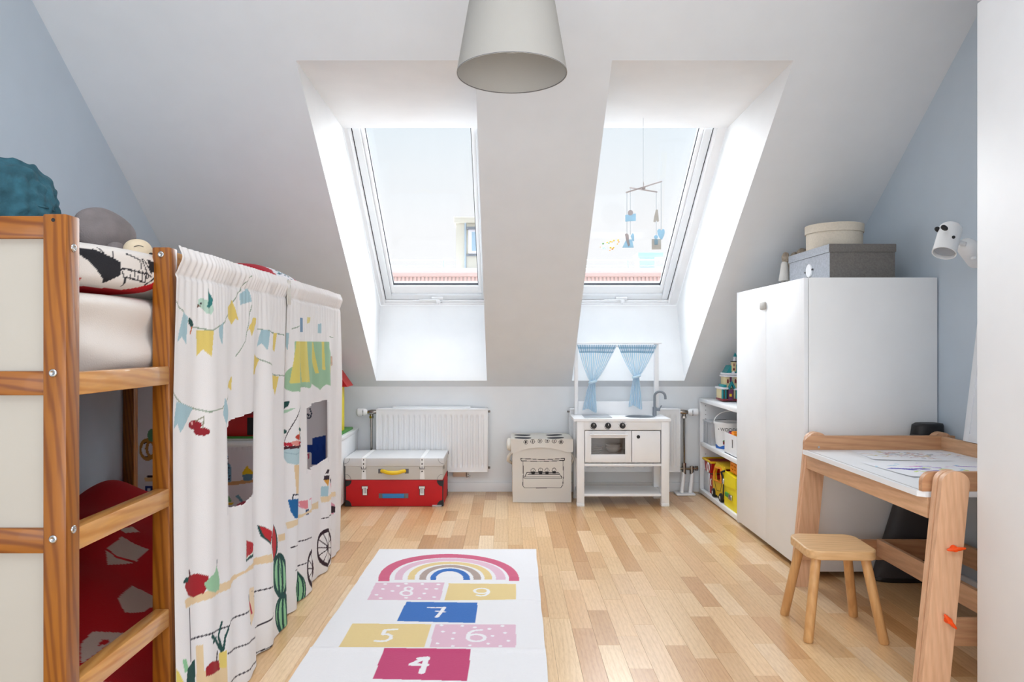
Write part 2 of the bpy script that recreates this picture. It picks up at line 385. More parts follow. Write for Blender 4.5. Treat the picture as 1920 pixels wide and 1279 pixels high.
# ------------------------------------------------------------------ room shell
XL, XR, YB, YF = -1.77, 1.784, 4.70, -1.6
KN, SL = 0.685, 0.773
def sz(d): return KN + (YB - d) * SL
CEIL = 2.6; YC = YB - (CEIL - KN) / SL
M['floor_base'] = mat('floor_base', (120, 84, 50), 0.7)
struct(obj('floor', MB().box(XL, XR, YF, YB, -0.06, -0.0012), 'floor_base'))
fl = bpy.data.objects['floor']
def plank_mat(name, island):
    m = bpy.data.materials.new(name); m.use_nodes = True; nt = m.node_tree; b = nt.nodes['Principled BSDF']
    b.inputs['Roughness'].default_value = 0.30; b.inputs['Specular IOR Level'].default_value = 0.5; b.inputs['Coat Weight'].default_value = 0.35; b.inputs['Coat Roughness'].default_value = 0.22
    g = nt.nodes.new('ShaderNodeNewGeometry'); oi = nt.nodes.new('ShaderNodeObjectInfo')
    rnd = g.outputs['Random Per Island'] if island else oi.outputs['Random']
    r = nt.nodes.new('ShaderNodeValToRGB'); r.color_ramp.interpolation = 'LINEAR'
    cols = [(0.0, (192, 144, 92)), (0.12, (208, 164, 114)), (0.3, (220, 182, 134)), (0.45, (232, 200, 156)), (0.6, (228, 188, 140)), (0.75, (240, 214, 178)), (0.88, (216, 172, 122)), (1.0, (200, 154, 108))]
    el = r.color_ramp.elements; el[0].position = 0; el[0].color = lin(cols[0][1]); el[1].position = 1; el[1].color = lin(cols[-1][1])
    for p, c in cols[1:-1]: q = el.new(p); q.color = lin(c)
    nt.links.new(rnd, r.inputs[0])
    ml = nt.nodes.new('ShaderNodeMath'); ml.operation = 'MULTIPLY'; ml.inputs[1].default_value = 37.0; nt.links.new(rnd, ml.inputs[0])
    mp = nt.nodes.new('ShaderNodeVectorMath'); mp.operation = 'MULTIPLY'; mp.inputs[1].default_value = (1, 0.13, 1)
    nt.links.new(g.outputs['Position'], mp.inputs[0])
    ad = nt.nodes.new('ShaderNodeVectorMath'); ad.operation = 'ADD'; nt.links.new(mp.outputs[0], ad.inputs[0]); nt.links.new(ml.outputs[0], ad.inputs[1])
    wv = nt.nodes.new('ShaderNodeTexWave'); wv.inputs['Scale'].default_value = 20; wv.inputs['Distortion'].default_value = 14; wv.inputs['Detail'].default_value = 3; wv.inputs['Detail Scale'].default_value = 0.35
    nt.links.new(ad.outputs[0], wv.inputs['Vector'])
    nz = nt.nodes.new('ShaderNodeTexNoise'); nz.inputs['Scale'].default_value = 220; nz.inputs['Detail'].default_value = 3; nt.links.new(ad.outputs[0], nz.inputs['Vector'])
    n3 = nt.nodes.new('ShaderNodeTexNoise'); n3.inputs['Scale'].default_value = 9; n3.inputs['Detail'].default_value = 2; nt.links.new(ad.outputs[0], n3.inputs['Vector'])
    r1 = nt.nodes.new('ShaderNodeValToRGB'); r1.color_ramp.elements[0].color = (0.90, 0.86, 0.81, 1); r1.color_ramp.elements[1].color = (1.02, 1.02, 1.02, 1); r1.color_ramp.elements[1].position = 0.55
    r2 = nt.nodes.new('ShaderNodeValToRGB'); r2.color_ramp.elements[0].color = (0.82, 0.76, 0.70, 1); r2.color_ramp.elements[0].position = 0.32; r2.color_ramp.elements[1].position = 0.55
    r3 = nt.nodes.new('ShaderNodeValToRGB'); r3.color_ramp.elements[0].color = (0.86, 0.82, 0.76, 1); r3.color_ramp.elements[0].position = 0.3; r3.color_ramp.elements[1].position = 0.6
    nt.links.new(wv.outputs['Fac'], r1.inputs[0]); nt.links.new(nz.outputs['Fac'], r2.inputs[0]); nt.links.new(n3.outputs['Fac'], r3.inputs[0])
    prev = r.outputs[0]
    for q in (r1, r2, r3):
        mx = nt.nodes.new('ShaderNodeMix'); mx.data_type = 'RGBA'; mx.blend_type = 'MULTIPLY'; mx.inputs[0].default_value = 0.6
        nt.links.new(prev, mx.inputs[6]); nt.links.new(q.outputs[0], mx.inputs[7]); prev = mx.outputs[2]
    nt.links.new(prev, b.inputs['Base Color'])
    return m
M['plank'] = plank_mat('oak_plank', False); M['plank_far'] = plank_mat('oak_plank_joined', True)
def plank_geo(mb, x0, x1, y0, y1):
    g, c, t = 0.00012, 0.0003, 0.0012
    x0 += g; x1 -= g; y0 += g; y1 -= g
    vs = [(x0, y0, -t), (x1, y0, -t), (x1, y1, -t), (x0, y1, -t), (x0 + c, y0 + c, 0), (x1 - c, y0 + c, 0), (x1 - c, y1 - c, 0), (x0 + c, y1 - c, 0)]
    mb.add(vs, [(4, 5, 6, 7), (0, 1, 5, 4), (1, 2, 6, 5), (2, 3, 7, 6), (3, 0, 4, 7)])
rng = random.Random(7); NC = 50; PW = (XR - XL) / NC; planks = []
LENS = [0.24, 0.3, 0.38, 0.45, 0.55, 0.34, 0.62]
for c in range(NC):
    y = YF - rng.random() * 0.3
    while y < YB:
        L = rng.choice(LENS); planks.append((XL + c * PW, max(y, YF), min(y + L, YB))); y += L
def prank(p):
    x, a, b = p; xm = x + PW / 2; ym = (a + b) / 2
    if ym < 1.9 or a < 0: return 0
    px = CX + F * xm / ym
    if px < 440 or px > 1900: return 0
    if -0.72 < xm < 0.12 and ym < 3.36: return 0
    if xm > 1.22 and ym > 2.9: return 0
    return (b - a) / ym ** 3
planks.sort(key=prank, reverse=True)
cache = {}
for p in planks[:300]:
    L = round(p[2] - p[1], 4)
    if L < 0.01: continue
    if L not in cache:
        mb = MB(); plank_geo(mb, 0, PW, 0, L); me = bpy.data.meshes.new('floor_plank'); me.from_pydata(mb.v, [], mb.f); me.materials.append(M['plank']); cache[L] = me
    o = link('floor_plank', cache[L], fl); o.location = (p[0], p[1], 0)
mb = MB()
for p in planks[300:]:
    if p[2] - p[1] > 0.01: plank_geo(mb, p[0], p[0] + PW, p[1], p[2])
me = bpy.data.meshes.new('far_planks'); me.from_pydata(mb.v, [], mb.f); me.materials.append(M['plank_far'])
fp = link('joined_planks', me, fl); fp['kind'] = 'stuff'

T = 0.08
struct(obj('wall_left', MB().box(XL - T, XL, YF - T, YB + T, -0.06, CEIL + 0.1), 'blue_paint'))
struct(obj('wall_right', MB().box(XR, XR + T, YF - T, YB + T, -0.06, CEIL + 0.1), 'blue_paint'))
struct(obj('wall_back', MB().box(XL, XR, YB, YB + T, -0.06, KN), 'white_paint'))
struct(obj('wall_rear', MB().box(XL, XR, YF - T, YF, -0.06, CEIL), 'white_paint'))
struct(obj('baseboard_back', MB().box(XL, XR, YB - 0.013, YB, 0, 0.062, 0.003), 'white_paint'))
struct(obj('baseboard_right', MB().box(XR - 0.013, XR, 1.95, YB - 0.013, 0, 0.062, 0.003), 'white_paint'))
struct(obj('baseboard_left', MB().box(XL, XL + 0.013, YF, YB - 0.013, 0, 0.062, 0.003), 'white_paint'))
DB, DT = 4.647, 2.876
W = [dict(n0=-0.842, n1=-0.127, f0=-0.858, f1=-0.088, s0=-0.814, s1=-0.125),
     dict(n0=0.421, n1=1.146, f0=0.365, f1=1.157, s0=0.396, s1=1.085)]
mb = MB()
xs = [XL, W[0]['n0'], W[0]['n1'], W[1]['n0'], W[1]['n1'], XR]; ds = [YB, DB, DT, YC]
for i in range(5):
    for j in range(3):
        if j == 1 and i in (1, 3): continue
        mb.add([(xs[i], ds[j], sz(ds[j])), (xs[i + 1], ds[j], sz(ds[j])), (xs[i + 1], ds[j + 1], sz(ds[j + 1])), (xs[i], ds[j + 1], sz(ds[j + 1]))], [(0, 1, 2, 3)])
mb.add([(XL, YC, CEIL), (XR, YC, CEIL), (XR, YF, CEIL), (XL, YF, CEIL)], [(0, 1, 2, 3)])
struct(obj('ceiling', mb, 'slope_paint'))
ZT = sz(DT)
for k, q in enumerate(W):
    nb0, nb1 = (q['n0'], DB, sz(DB)), (q['n1'], DB, sz(DB)); nt0, nt1 = (q['n0'], DT, ZT), (q['n1'], DT, ZT)
    fb0, fb1 = (q['f0'], 4.897, 1.226), (q['f1'], 4.897, 1.226); ft0, ft1 = (q['f0'], 3.774, ZT), (q['f1'], 3.774, ZT)
    mb = MB().add([nb0, nb1, fb1, fb0], [(0, 1, 2, 3)]).add([nt0, nt1, ft1, ft0], [(3, 2, 1, 0)])
    mb.add([nb0, fb0, ft0, nt0], [(0, 1, 2, 3)]).add([nb1, fb1, ft1, nt1], [(3, 2, 1, 0)])
    struct(obj('trim_%d' % (k + 1), mb, 'shaft_paint'))
    U = Vector((0, -0.7912, 0.6116)); N = Vector((0, -0.6116, -0.7912))
    MT = Matrix.Translation((0, 3.774, 2.095)) @ Matrix(((1, U.x, N.x, 0), (0, U.y, N.y, 0), (0, U.z, N.z, 0), (0, 0, 0, 1)))
    s0, s1 = q['s0'], q['s1']; g0, g1 = s0 + 0.061, s1 - 0.063
    B = lambda mb, a0, a1, b0, b1, c0, c1, bev=0.002: mb.box(a0, a1, b0, b1, c0, c1, bev, 1, MT)
    # outer frame and lining, with its fine ridge
    mb = MB()
    B(mb, q['f0'] - 0.05, s0 - 0.005, -1.46, 0.16, -0.10, -0.001); B(mb, s1 + 0.005, q['f1'] + 0.05, -1.46, 0.16, -0.10, -0.001)
    B(mb, s0 - 0.005, s1 + 0.005, -1.46, -1.372, -0.10, -0.001); B(mb, s0 - 0.005, s1 + 0.005, 0.10, 0.16, -0.10, -0.001)
    win = struct(obj('window_%d' % (k + 1), mb, 'frame_white'))
    mb = MB(); B(mb, s0 - 0.022, s0 - 0.008, -1.40, 0.0, -0.001, 0.006, 0.003); B(mb, s1 + 0.008, s1 + 0.022, -1.40, 0.0, -0.001, 0.006, 0.003); B(mb, s0 - 0.022, s1 + 0.022, -1.405, -1.391, -0.001, 0.006, 0.003)
    obj('lining_bead', mb, 'frame_white', win)
    mb = MB(); B(mb, s0, s0 + 0.04, -1.367, 0.09, -0.07, -0.008); B(mb, s1 - 0.04, s1, -1.367, 0.09, -0.07, -0.008)
    B(mb, s0 + 0.04, s1 - 0.04, -1.367, -1.325, -0.07, -0.008); B(mb, s0 + 0.04, s1 - 0.04, 0.05, 0.09, -0.07, -0.008)
    obj('sash', mb, 'frame_grey', win)
    mb = MB(); B(mb, s0 + 0.04, g0, -1.325, 0.05, -0.07, -0.024); B(mb, g1, s1 - 0.04, -1.325, 0.05, -0.07, -0.024); B(mb, g0, g1, -1.325, -1.255, -0.07, -0.024)
    obj('glazing_bead', mb, 'frame_white', win)
    mb = MB()
    for a0, a1, b0, b1 in ((g0, g0 + 0.004, -1.255, 0.05), (g1 - 0.004, g1, -1.255, 0.05), (g0, g1, -1.255, -1.250)): B(mb, a0, a1, b0, b1, -0.05, -0.036, 0)
    for a0, a1, b0, b1 in ((s0 - 0.0048, s0 - 0.0002, -1.372, 0.1), (s1 + 0.0002, s1 + 0.0048, -1.372, 0.1), (s0, s1, -1.3718, -1.3672)): B(mb, a0, a1, b0, b1, -0.06, -0.014, 0)
    obj('gasket', mb, 'rubber', win)
    mb = MB(); B(mb, g0 + 0.0005, g1 - 0.0005, -1.254, 0.05, -0.046, -0.042, 0); obj('pane', mb, 'pane', win)
    mb = MB(); hc = (-0.475 if k == 0 else 0.765)
    B(mb, hc - 0.03, hc + 0.045, -1.362, -1.338, -0.008, 0.004, 0.003); B(mb, hc - 0.115, hc + 0.02, -1.355, -1.347, 0.006, 0.016, 0.003); B(mb, hc, hc + 0.03, -1.385, -1.35, 0.004, 0.022, 0.006)
    hd = obj('window_handle', mb, 'frame_white', win)
    mb = MB(); B(mb, hc + 0.008, hc + 0.02, -1.388, -1.376, 0.006, 0.018, 0.002); obj('lock', mb, 'grey_metal', hd)

# ------------------------------------------------------------------ outside: roofs across the street
t = thing('building', 'pale roof across the street with pink seamed edge and ridge rail', 'building', (0, 14, 1.0))
obj('wall', MB().box(-9, 9, 14.2, 17, -3, 2.0), 'roof_pale', t)
mb = MB()
for i in range(240):
    x = -9 + i * 0.075; mb.box(x, x + 0.045, 13.96, 14.02, 1.9, 2.27)
q = obj('roof_seams', mb, 'roof_pink', t); q['kind'] = 'stuff'
obj('roof_face', MB().box(-9, 9, 14.0, 14.06, 1.8, 2.28), 'roof_pale', t)
obj('gutter', MB().box(-9, 9, 13.9, 14.1, 2.27, 2.36, 0.02), 'roof_pink', t)
obj('roof_edge', MB().box(-9, 9, 13.94, 15.2, 2.36, 2.44, 0.02), 'snow', t)
obj('roof_top', MB().box(-9, 9, 14.6, 17, 2.44, 2.50, 0.02), 'roof_pale', t)
mb = MB().tube([(-9, 15, 2.72), (9, 15, 2.72)], 0.015, 6).tube([(-9, 15, 2.60), (9, 15, 2.60)], 0.012, 6)
for i in range(15): mb.tube([(-9 + i * 1.28, 15, 2.45), (-9 + i * 1.28, 15, 2.73)], 0.015, 6)
obj('ridge_rail', mb, 'rail_blue', t)
t = thing('roof_turret', 'grey panelled roof turret with a window, seen through the left skylight', 'building', (0, 14.6, 2.44))
obj('wall', MB().box(-1.02, 1.0, 14.5, 16.5, 2.50, 3.42), 'facade', t)
obj('cornice', MB().box(-1.06, 1.04, 14.44, 16.5, 3.40, 3.52, 0.01), 'facade', t)
obj('corner_pipe', MB().tube([(-0.83, 14.47, 2.5), (-0.83, 14.47, 3.42)], 0.02, 8), 'rail_blue', t)
wf = obj('window', MB().box(-0.77, -0.40, 14.46, 14.5, 2.78, 3.3, 0.01), 'snow', t)
obj('pane', MB().box(-0.70, -0.46, 14.44, 14.465, 2.84, 3.22), 'far_glass', wf)
obj('window_hood', MB().box(-0.80, -0.38, 14.42, 14.5, 3.27, 3.32), 'grey_metal', t)
obj('sill', MB().box(-0.80, -0.38, 14.44, 14.5, 2.74, 2.77), 'grey_metal', t)
t = thing('chimney', 'small blue-grey chimney block behind the roof, seen through the right skylight', 'chimney', (2.9, 15, 2.5))
obj('stack', MB().box(2.80, 3.12, 15.2, 15.7, 2.50, 2.80), 'rail_blue', t)
obj('cap', MB().box(2.76, 3.30, 15.15, 15.75, 2.80, 2.90, 0.01), 'light_blue', t)

# ------------------------------------------------------------------ right: tall white wardrobe front beside the camera
t = thing('wardrobe', 'tall plain white wardrobe cut by the right edge of the picture', 'wardrobe', (1.5, 0.9, 0))
obj('carcass', MB().box(1.262, 1.779, -0.5, 1.885, 0.0, 2.598), 'lacquer', t)
for a, b in ((-0.5, 0.298), (0.302, 1.098), (1.102, 1.90)): obj('door', MB().box(1.241, 1.26, a, b, 0.06, 1.860, 0.002), 'lacquer', t)
obj('top_filler', MB().box(1.241, 1.26, -0.5, 1.90, 1.866, 2.597, 0.002), 'lacquer', t)
obj('plinth', MB().box(1.25, 1.262, -0.5, 1.88, 0.001, 0.056), 'lacquer', t)

# ------------------------------------------------------------------ loft bed
bed = thing('loft_bed', 'honey-coloured pine loft bed with cream end panels against the left wall', 'bed', (-1.28, 2.33, 0))
BX0, BX1, BY0, BY1, BH = -1.767, -0.785, 1.283, 3.375, 1.193
def screw(p, ax, par, r=0.0075):
    rot = {'Y': Matrix.Rotation(R(90), 4, 'X'), 'X': Matrix.Rotation(R(90), 4, 'Y')}[ax]
    s = obj('bolt', MB().lathe([(0, 0.0015), (0.003, 0.0015), (0.0035, 0.003), (r * 0.8, 0.003), (r, 0.0015), (r, -0.002), (0, -0.002)], n=16, mtx=Matrix.Translation(p) @ rot), 'steel', par, True)
    return s
def post(x0, x1, y0, y1, h=BH): return obj('post', MB().box(x0, x1, y0, y1, 0, h, 0.003), 'pine_z_shaded', bed)
pn = post(BX1 - 0.042, BX1, BY0, BY0 + 0.042)
post(BX0, BX0 + 0.042, BY0, BY0 + 0.042); post(BX0 + 0.0, BX0 + 0.05, BY1 - 0.06, BY1)
pf = post(BX1 - 0.042, BX1 - 0.003, BY1 - 0.042, BY1)
pl = post(BX1 - 0.042, BX1 - 0.001, 1.679, 1.72, 1.187)
for z0, z1 in ((1.150, 1.190), (0.869, 0.912), (0.586, 0.630), (0.06, 0.10)):
    r_ = obj('end_rail', MB().box(BX0 + 0.042, BX1 - 0.042, BY0 + 0.004, BY0 + 0.036, z0, z1, 0.002), 'pine_x_shaded', bed)
for z0, z1 in ((0.912, 1.150), (0.630, 0.869), (0.10, 0.586)):
    obj('end_panel', MB().box(BX0 + 0.04, BX1 - 0.040, BY0 + 0.014, BY0 + 0.024, z0 - 0.003, z1 + 0.003), 'panel_beige', bed)
for z0, z1 in ((1.150, 1.190), (0.869, 0.912)):
    obj('end_rail', MB().box(BX0 + 0.05, BX1 - 0.042, BY1 - 0.036, BY1 - 0.004, z0, z1, 0.002), 'pine_x_shaded', bed)
obj('end_panel', MB().box(BX0 + 0.05, BX1 - 0.04, BY1 - 0.026, BY1 - 0.016, 0.909, 1.153), 'panel_beige', bed)
for z in (0.302, 0.582, 0.867):
    obj('ladder_step', MB().box(BX1 - 0.034, BX1 - 0.002, BY0 + 0.042, 1.679, z, z + 0.042, 0.002), 'pine_y_lit', bed)
obj('top_rail', MB().box(BX1 - 0.034, BX1 - 0.004, 1.72, BY1 - 0.042, 1.140, 1.180, 0.002), 'pine_y_lit', bed)
obj('side_rail', MB().box(BX1 - 0.034, BX1 - 0.004, 1.72, BY1 - 0.042, 0.865, 0.907, 0.002), 'pine_y_lit', bed)
obj('side_panel', MB().box(BX1 - 0.025, BX1 - 0.015, 1.72, BY1 - 0.042, 0.905, 1.142), 'panel_beige', bed)
for z0 in (0.865, 1.150): obj('wall_rail', MB().box(BX0 + 0.004, BX0 + 0.036, BY0 + 0.042, BY1 - 0.06, z0, z0 + 0.04, 0.002), 'pine_y_lit', bed)
for i in range(13):
    y = 1.38 + i * 0.155; obj('slat', MB().box(BX0 + 0.036, BX1 - 0.036, y, y + 0.07, 0.866, 0.880), 'pine_x_shaded', bed)
for p, ax in (((-0.785, 1.304, 1.135), 'X'), ((-0.785, 1.304, 0.625), 'X'), ((-0.808, 1.283, 0.909), 'Y'), ((-0.808, 1.283, 0.613), 'Y')): screw(p, ax, pn)
screw((-0.806, 1.679, 1.170), 'Y', pl)
obj('bolt_hole', MB().tube([(-0.808, 1.2825, 1.182), (-0.808, 1.29, 1.182)], 0.0035, 12), 'black', pn)

# mattress, duvet, pillow, plush
mt = obj('mattress', MB().soft((-1.28, 2.325, 0.978), (0.442, 0.985, 0.097), p=9, n=60, amp=0.010, fr=3.0), 'sheet', smooth=True)
me = mt.data
for v in me.vertices:      # pulled sheet creases on the side
    c = v.co
    if c.x > -0.9: c.x += 0.007 * math.sin((c.z * 60 + c.y * 9 + 2 * noise.noise(c * 5))) * min(1, max(0, (c.x + 0.9) / 0.04)); c.x = min(c.x, -0.826)
tag(mt, 'white sheeted mattress on the loft bed, seen between the two near posts', 'mattress')
P83 = lambda px, py: (F * (-0.83) / (px - CX), EYE - (py - CY) * (-0.83) / (px - CX))
S1 = lambda x, y: P83(140 + x / 3.874, 370 + y / 3.876)
def duvet_paint(X, Y, Z):
    p = Print(Y, Z, (240, 234, 228))
    p.poly([S1(*q) for q in ((38, 585), (190, 580), (210, 615), (200, 635), (450, 672), (570, 610), (570, 740), (38, 680))], (200, 18, 32))
    p.poly([S1(*q) for q in ((108, 300), (165, 330), (170, 365), (240, 375), (330, 440), (365, 470), (368, 560), (300, 625), (220, 470), (140, 375))], (34, 34, 40))
    p.poly([S1(*q) for q in ((510, 450), (575, 480), (575, 560), (530, 540))], (34, 34, 40))
    for s in ([(270, 370), (290, 420)], [(335, 395), (325, 445)], [(400, 410), (470, 455)], [(368, 520), (400, 640), (395, 580), (500, 620), (505, 560), (395, 520), (368, 520)],
              [(470, 455), (480, 540), (510, 590)], [(480, 450), (520, 580)], [(490, 450), (540, 560)], [(505, 635), (575, 570)], [(500, 550), (540, 580)]):
        p.stroke([S1(*q) for q in s], 0.0035, (34, 34, 40))
    for x in (420, 440, 462, 484): p.stroke([S1(x, 530), S1(x - 4, 598)], 0.003, (34, 34, 40))
    return p
dv = obj('duvet', MB().soft((-1.28, 2.03, 1.129), (0.448, 0.68, 0.054), p=6, n=(30, 330, 44), amp=0.022, fr=3.5, seed=3), 'print_cloth', smooth=True)
vprint(dv, duvet_paint); tag(dv, 'white and red duvet with large black line figures folded on the loft bed', 'duvet')
def pillow_paint(X, Y, Z):
    p = Print(Y, Z, (238, 238, 244)); r = random.Random(4)
    for i in range(70):
        y = 2.7 + r.random() * 0.4; z = 1.16 + r.random() * 0.12
        p.stroke([(y, z), (y + r.uniform(-.03, .03), z + r.uniform(-.012, .012)), (y + r.uniform(-.04, .04), z + r.uniform(-.01, .01))], 0.003, r.choice([(40, 60, 90), (30, 30, 40), (90, 160, 170)]))
    p.poly([(2.5, 1.4), (2.74, 1.4), (2.70, 1.0), (2.5, 1.0)], (190, 14, 44))
    p.poly([(3.02, 1.4), (3.23, 1.4), (3.24, 1.14), (3.16, 1.10), (3.02, 1.16)], (232, 112, 172))
    for k in range(6): p.stroke([(3.02, 1.30 - k * .018), (3.22, 1.285 - k * .018)], 0.004, (200, 50, 124))
    p.poly([(2.93, 1.235), (3.03, 1.225), (3.06, 1.16), (2.96, 1.17)], (200, 20, 40)); p.poly([(2.96, 1.4), (3.01, 1.4), (3.0, 1.25), (2.97, 1.25)], (90, 170, 180))
    return p
pw = obj('pillow', MB().soft((-1.10, 2.95, 1.176), (0.26, 0.36, 0.092), p=2.8, n=40, amp=0.02, fr=5, rot=Matrix.Rotation(R(-4), 3, 'X')), 'print_cloth', smooth=True)
vprint(pw, pillow_paint); tag(pw, 'pillow with pink and red unicorn print at the window end of the loft bed', 'pillow')
t = thing('grey_plush_toy', 'round grey plush toy lying on the duvet of the loft bed', 'plush toy', (-1.05, 1.88, 1.17))
obj('body', MB().soft((-1.063, 1.90, 1.252), (0.066, 0.08, 0.063), p=2.3, n=26, amp=0.016, fr=14, rot=Matrix.Rotation(R(18), 3, 'Y')), 'grey_plush', t, True)
obj('ear', MB().soft((-1.10, 1.82, 1.205), (0.018, 0.02, 0.022), p=2.2, n=10, amp=0.006, fr=20), 'grey_plush', t, True)
obj('muzzle', MB().soft((-1.00, 1.84, 1.20), (0.02, 0.025, 0.022), p=2.3, n=10, amp=0.004, fr=20), 'grey_plush', t, True)
t = thing('teal_plush_cushion', 'shaggy teal plush cushion behind the near end panel of the loft bed', 'cushion', (-1.24, 1.78, 1.17))
obj('body', MB().soft((-1.245, 1.78, 1.297), (0.110, 0.11, 0.118), p=2.6, n=50, amp=0.011, fr=45), 'teal_plush', t, True)
obj('seam', MB().tube([(-1.245 + 0.111 * math.cos(a), 1.78 + 0.111 * math.sin(a), 1.297) for a in [i * math.pi / 16 for i in range(33)]], 0.0025, 6), 'teal_plush', t, True)
t = thing('cream_plush_toy', 'cream plush face with stitched closed eye beside the ladder post', 'plush toy', (-0.97, 1.88, 1.16))
obj('head', MB().soft((-0.953, 1.86, 1.198), (0.034, 0.035, 0.034), p=2.2, n=18), 'cream_plush', t, True)
obj('eye', MB().tube([at(251 + k * 4.5, 463 - 2.5 * math.sin(k / 4 * math.pi), 1.827) for k in range(5)], 0.0009, 6), 'black', t, True)
obj('nose', MB().soft(at(283, 476, 1.835), (0.005, 0.004, 0.003), p=2, n=6), 'black', t, True)

# red blanket over a floor mattress under the bed
def bl_h(x, y):
    cx, cy = -1.29, 2.33
    a = np.clip(1 - np.abs((x - cx) / 0.455) ** 6, 0, 1) ** 0.35; b = np.clip(1 - np.abs((y - cy) / 0.90) ** 5, 0, 1) ** 0.4
    return 0.006 + (0.16 + 0.20 * np.clip((-1.05 - x) / 0.6, -0.1, 1) + 0.05 * (y - 1.5) * np.clip((-1.05 - x) / 0.6, 0, 1) + 0.018 * np.sin(9 * x + 3 * y) + 0.014 * np.sin(13 * y - 5 * x) + 0.01 * np.sin(23 * x + 11 * y)) * a * b
def ray_bl(px, py):
    dx, dz = (px - CX) / F, -(py - CY) / F
    for i in range(900):
        d = 1.42 + i * 0.002; x = dx * d; z = EYE + dz * d
        if -1.744 < x < -0.836 and z <= bl_h(x, d): return (x, d)
    d = 2.6; return (dx * d, d)
S2 = lambda x, y: ray_bl(x / 2.373, 740 + y / 2.373)
def bl_paint(X, Y):
    p = Print(X, Y, (190, 4, 22))
    for pg in ([(545, 632), (590, 660), (662, 688), (600, 748), (480, 758), (470, 690)], [(590, 850), (640, 875), (690, 900), (685, 940), (640, 968), (555, 972), (525, 910)],
               [(410, 1057), (560, 1062), (470, 1120), (360, 1200), (360, 1110)], [(535, 605), (590, 588), (622, 612), (560, 618)]):
        p.poly([S2(*q) for q in pg], (206, 182, 170))
    p.stroke([S2(*q) for q in ((475, 690), (520, 725), (600, 746))], 0.01, (190, 4, 22))
    p.poly([S2(*q) for q in ((455, 1092), (492, 1092), (475, 1112), (430, 1120))], (190, 4, 22))
    p.poly([(-0.95, 1.6), (-0.90, 1.72), (-0.93, 1.78), (-0.99, 1.7)], (206, 182, 170))
    return p
bl = sheet('red_blanket', -1.744, -0.836, 1.43, 3.22, 0.0038, lambda U, V: (U, V, bl_h(U, V)), bl_paint, 'print_felt')
tag(bl, 'red felt blanket with cream patches spread under the loft bed', 'blanket')

# ------------------------------------------------------------------ printed bed curtains
C0 = -0.772
def CP(px, py): s = (px - CX) / C0; return (F / s, EYE - (py - CY) / s)
A3 = lambda *q: [CP(310 + x / 3.12, 450 + y / 3.12) for x, y in q]
A4 = lambda *q: [CP(310 + x / 2.786, 820 + y / 2.786) for x, y in q]
A8 = lambda *q: [CP(520 + x / 4.921, 700 + y / 4.919) for x, y in q]
BLUE, YEL, GRN, TAN, DG, LG, RED, INK, PINK = (172, 204, 214), (236, 212, 118), (160, 198, 164), (232, 204, 160), (18, 74, 70), (150, 208, 160), (170, 22, 38), (44, 24, 40), (232, 150, 170)
def cfold(u, v):
    t = 1 - v / 1.19
    a = 0.003 + 0.0120 * np.clip(t * 3, 0, 1)
    s = np.sin(u * 31 + 2.2 * np.sin(u * 5.1) + 1.3 * t) * 0.62 + np.sin(u * 57 + 1.7 + 2.6 * t) * 0.26 + np.sin(u * 17 - 1.9 * t + 0.6) * 0.5
    s2 = 0.0022 * np.sin(u * 230 + 3 * np.sin(u * 20)) * np.clip((v - 0.95) / 0.2, 0, 1)
    roll = 0.012 * np.exp(-((v - 1.165) / 0.022) ** 2)
    seam = -0.004 * np.exp(-((v - 1.125) / 0.006) ** 2)
    fl_ = 0.040 * np.clip(t, 0, 1) ** 2 * np.clip((2.75 - u) / 1.0, 0, 1) * np.clip((u - 1.67) / 0.3, 0, 1)
    return C0 + a * s + s2 + roll + seam + fl_ + 0.004 * np.clip((1.76 - u) / 0.06, 0, 1) - 0.009 * np.clip((u - 3.15) / 0.2, 0, 1)
H1 = (CP(417, 0)[0], CP(479, 0)[0], 0.50, 0.745); H2 = (CP(572, 0)[0], CP(607, 0)[0], 0.465, 0.715)
def ckeep(u, v):
    k = np.ones(len(u), bool)
    for (a, b, c, d) in (H1, H2):
        m = (u - a) / (b - a); top = d - 0.0 + 0.012 * m - 0.03 * np.clip(0.35 - m, 0, 1) * (1 if a < 2.4 else 0); bot = c + 0.018 * (2 * m - 1) ** 2
        k &= ~((u > a) & (u < b) & (v > bot) & (v < top))
    return k
def melon(p, c, rx, ry):
    P_ = lambda x, y: A4((x, y))[0]
    q = lambda s, wd, n=14: [P_(c[0] + rx * s * math.cos(i / n * math.pi - math.pi / 2), c[1] + ry * math.sin(i / n * math.pi - math.pi / 2)) for i in range(n + 1)]
    p.poly([P_(c[0] + rx * math.cos(i * .2094), c[1] + ry * math.sin(i * .2094)) for i in range(30)], DG)
    p.poly([P_(c[0] + rx * .86 * math.cos(i * .2094), c[1] + ry * .93 * math.sin(i * .2094)) for i in range(30)], LG)
    for s in (-0.68, -0.2, 0.25, 0.7): p.stroke(q(s, 0), 0.016 * rx / 42, DG)
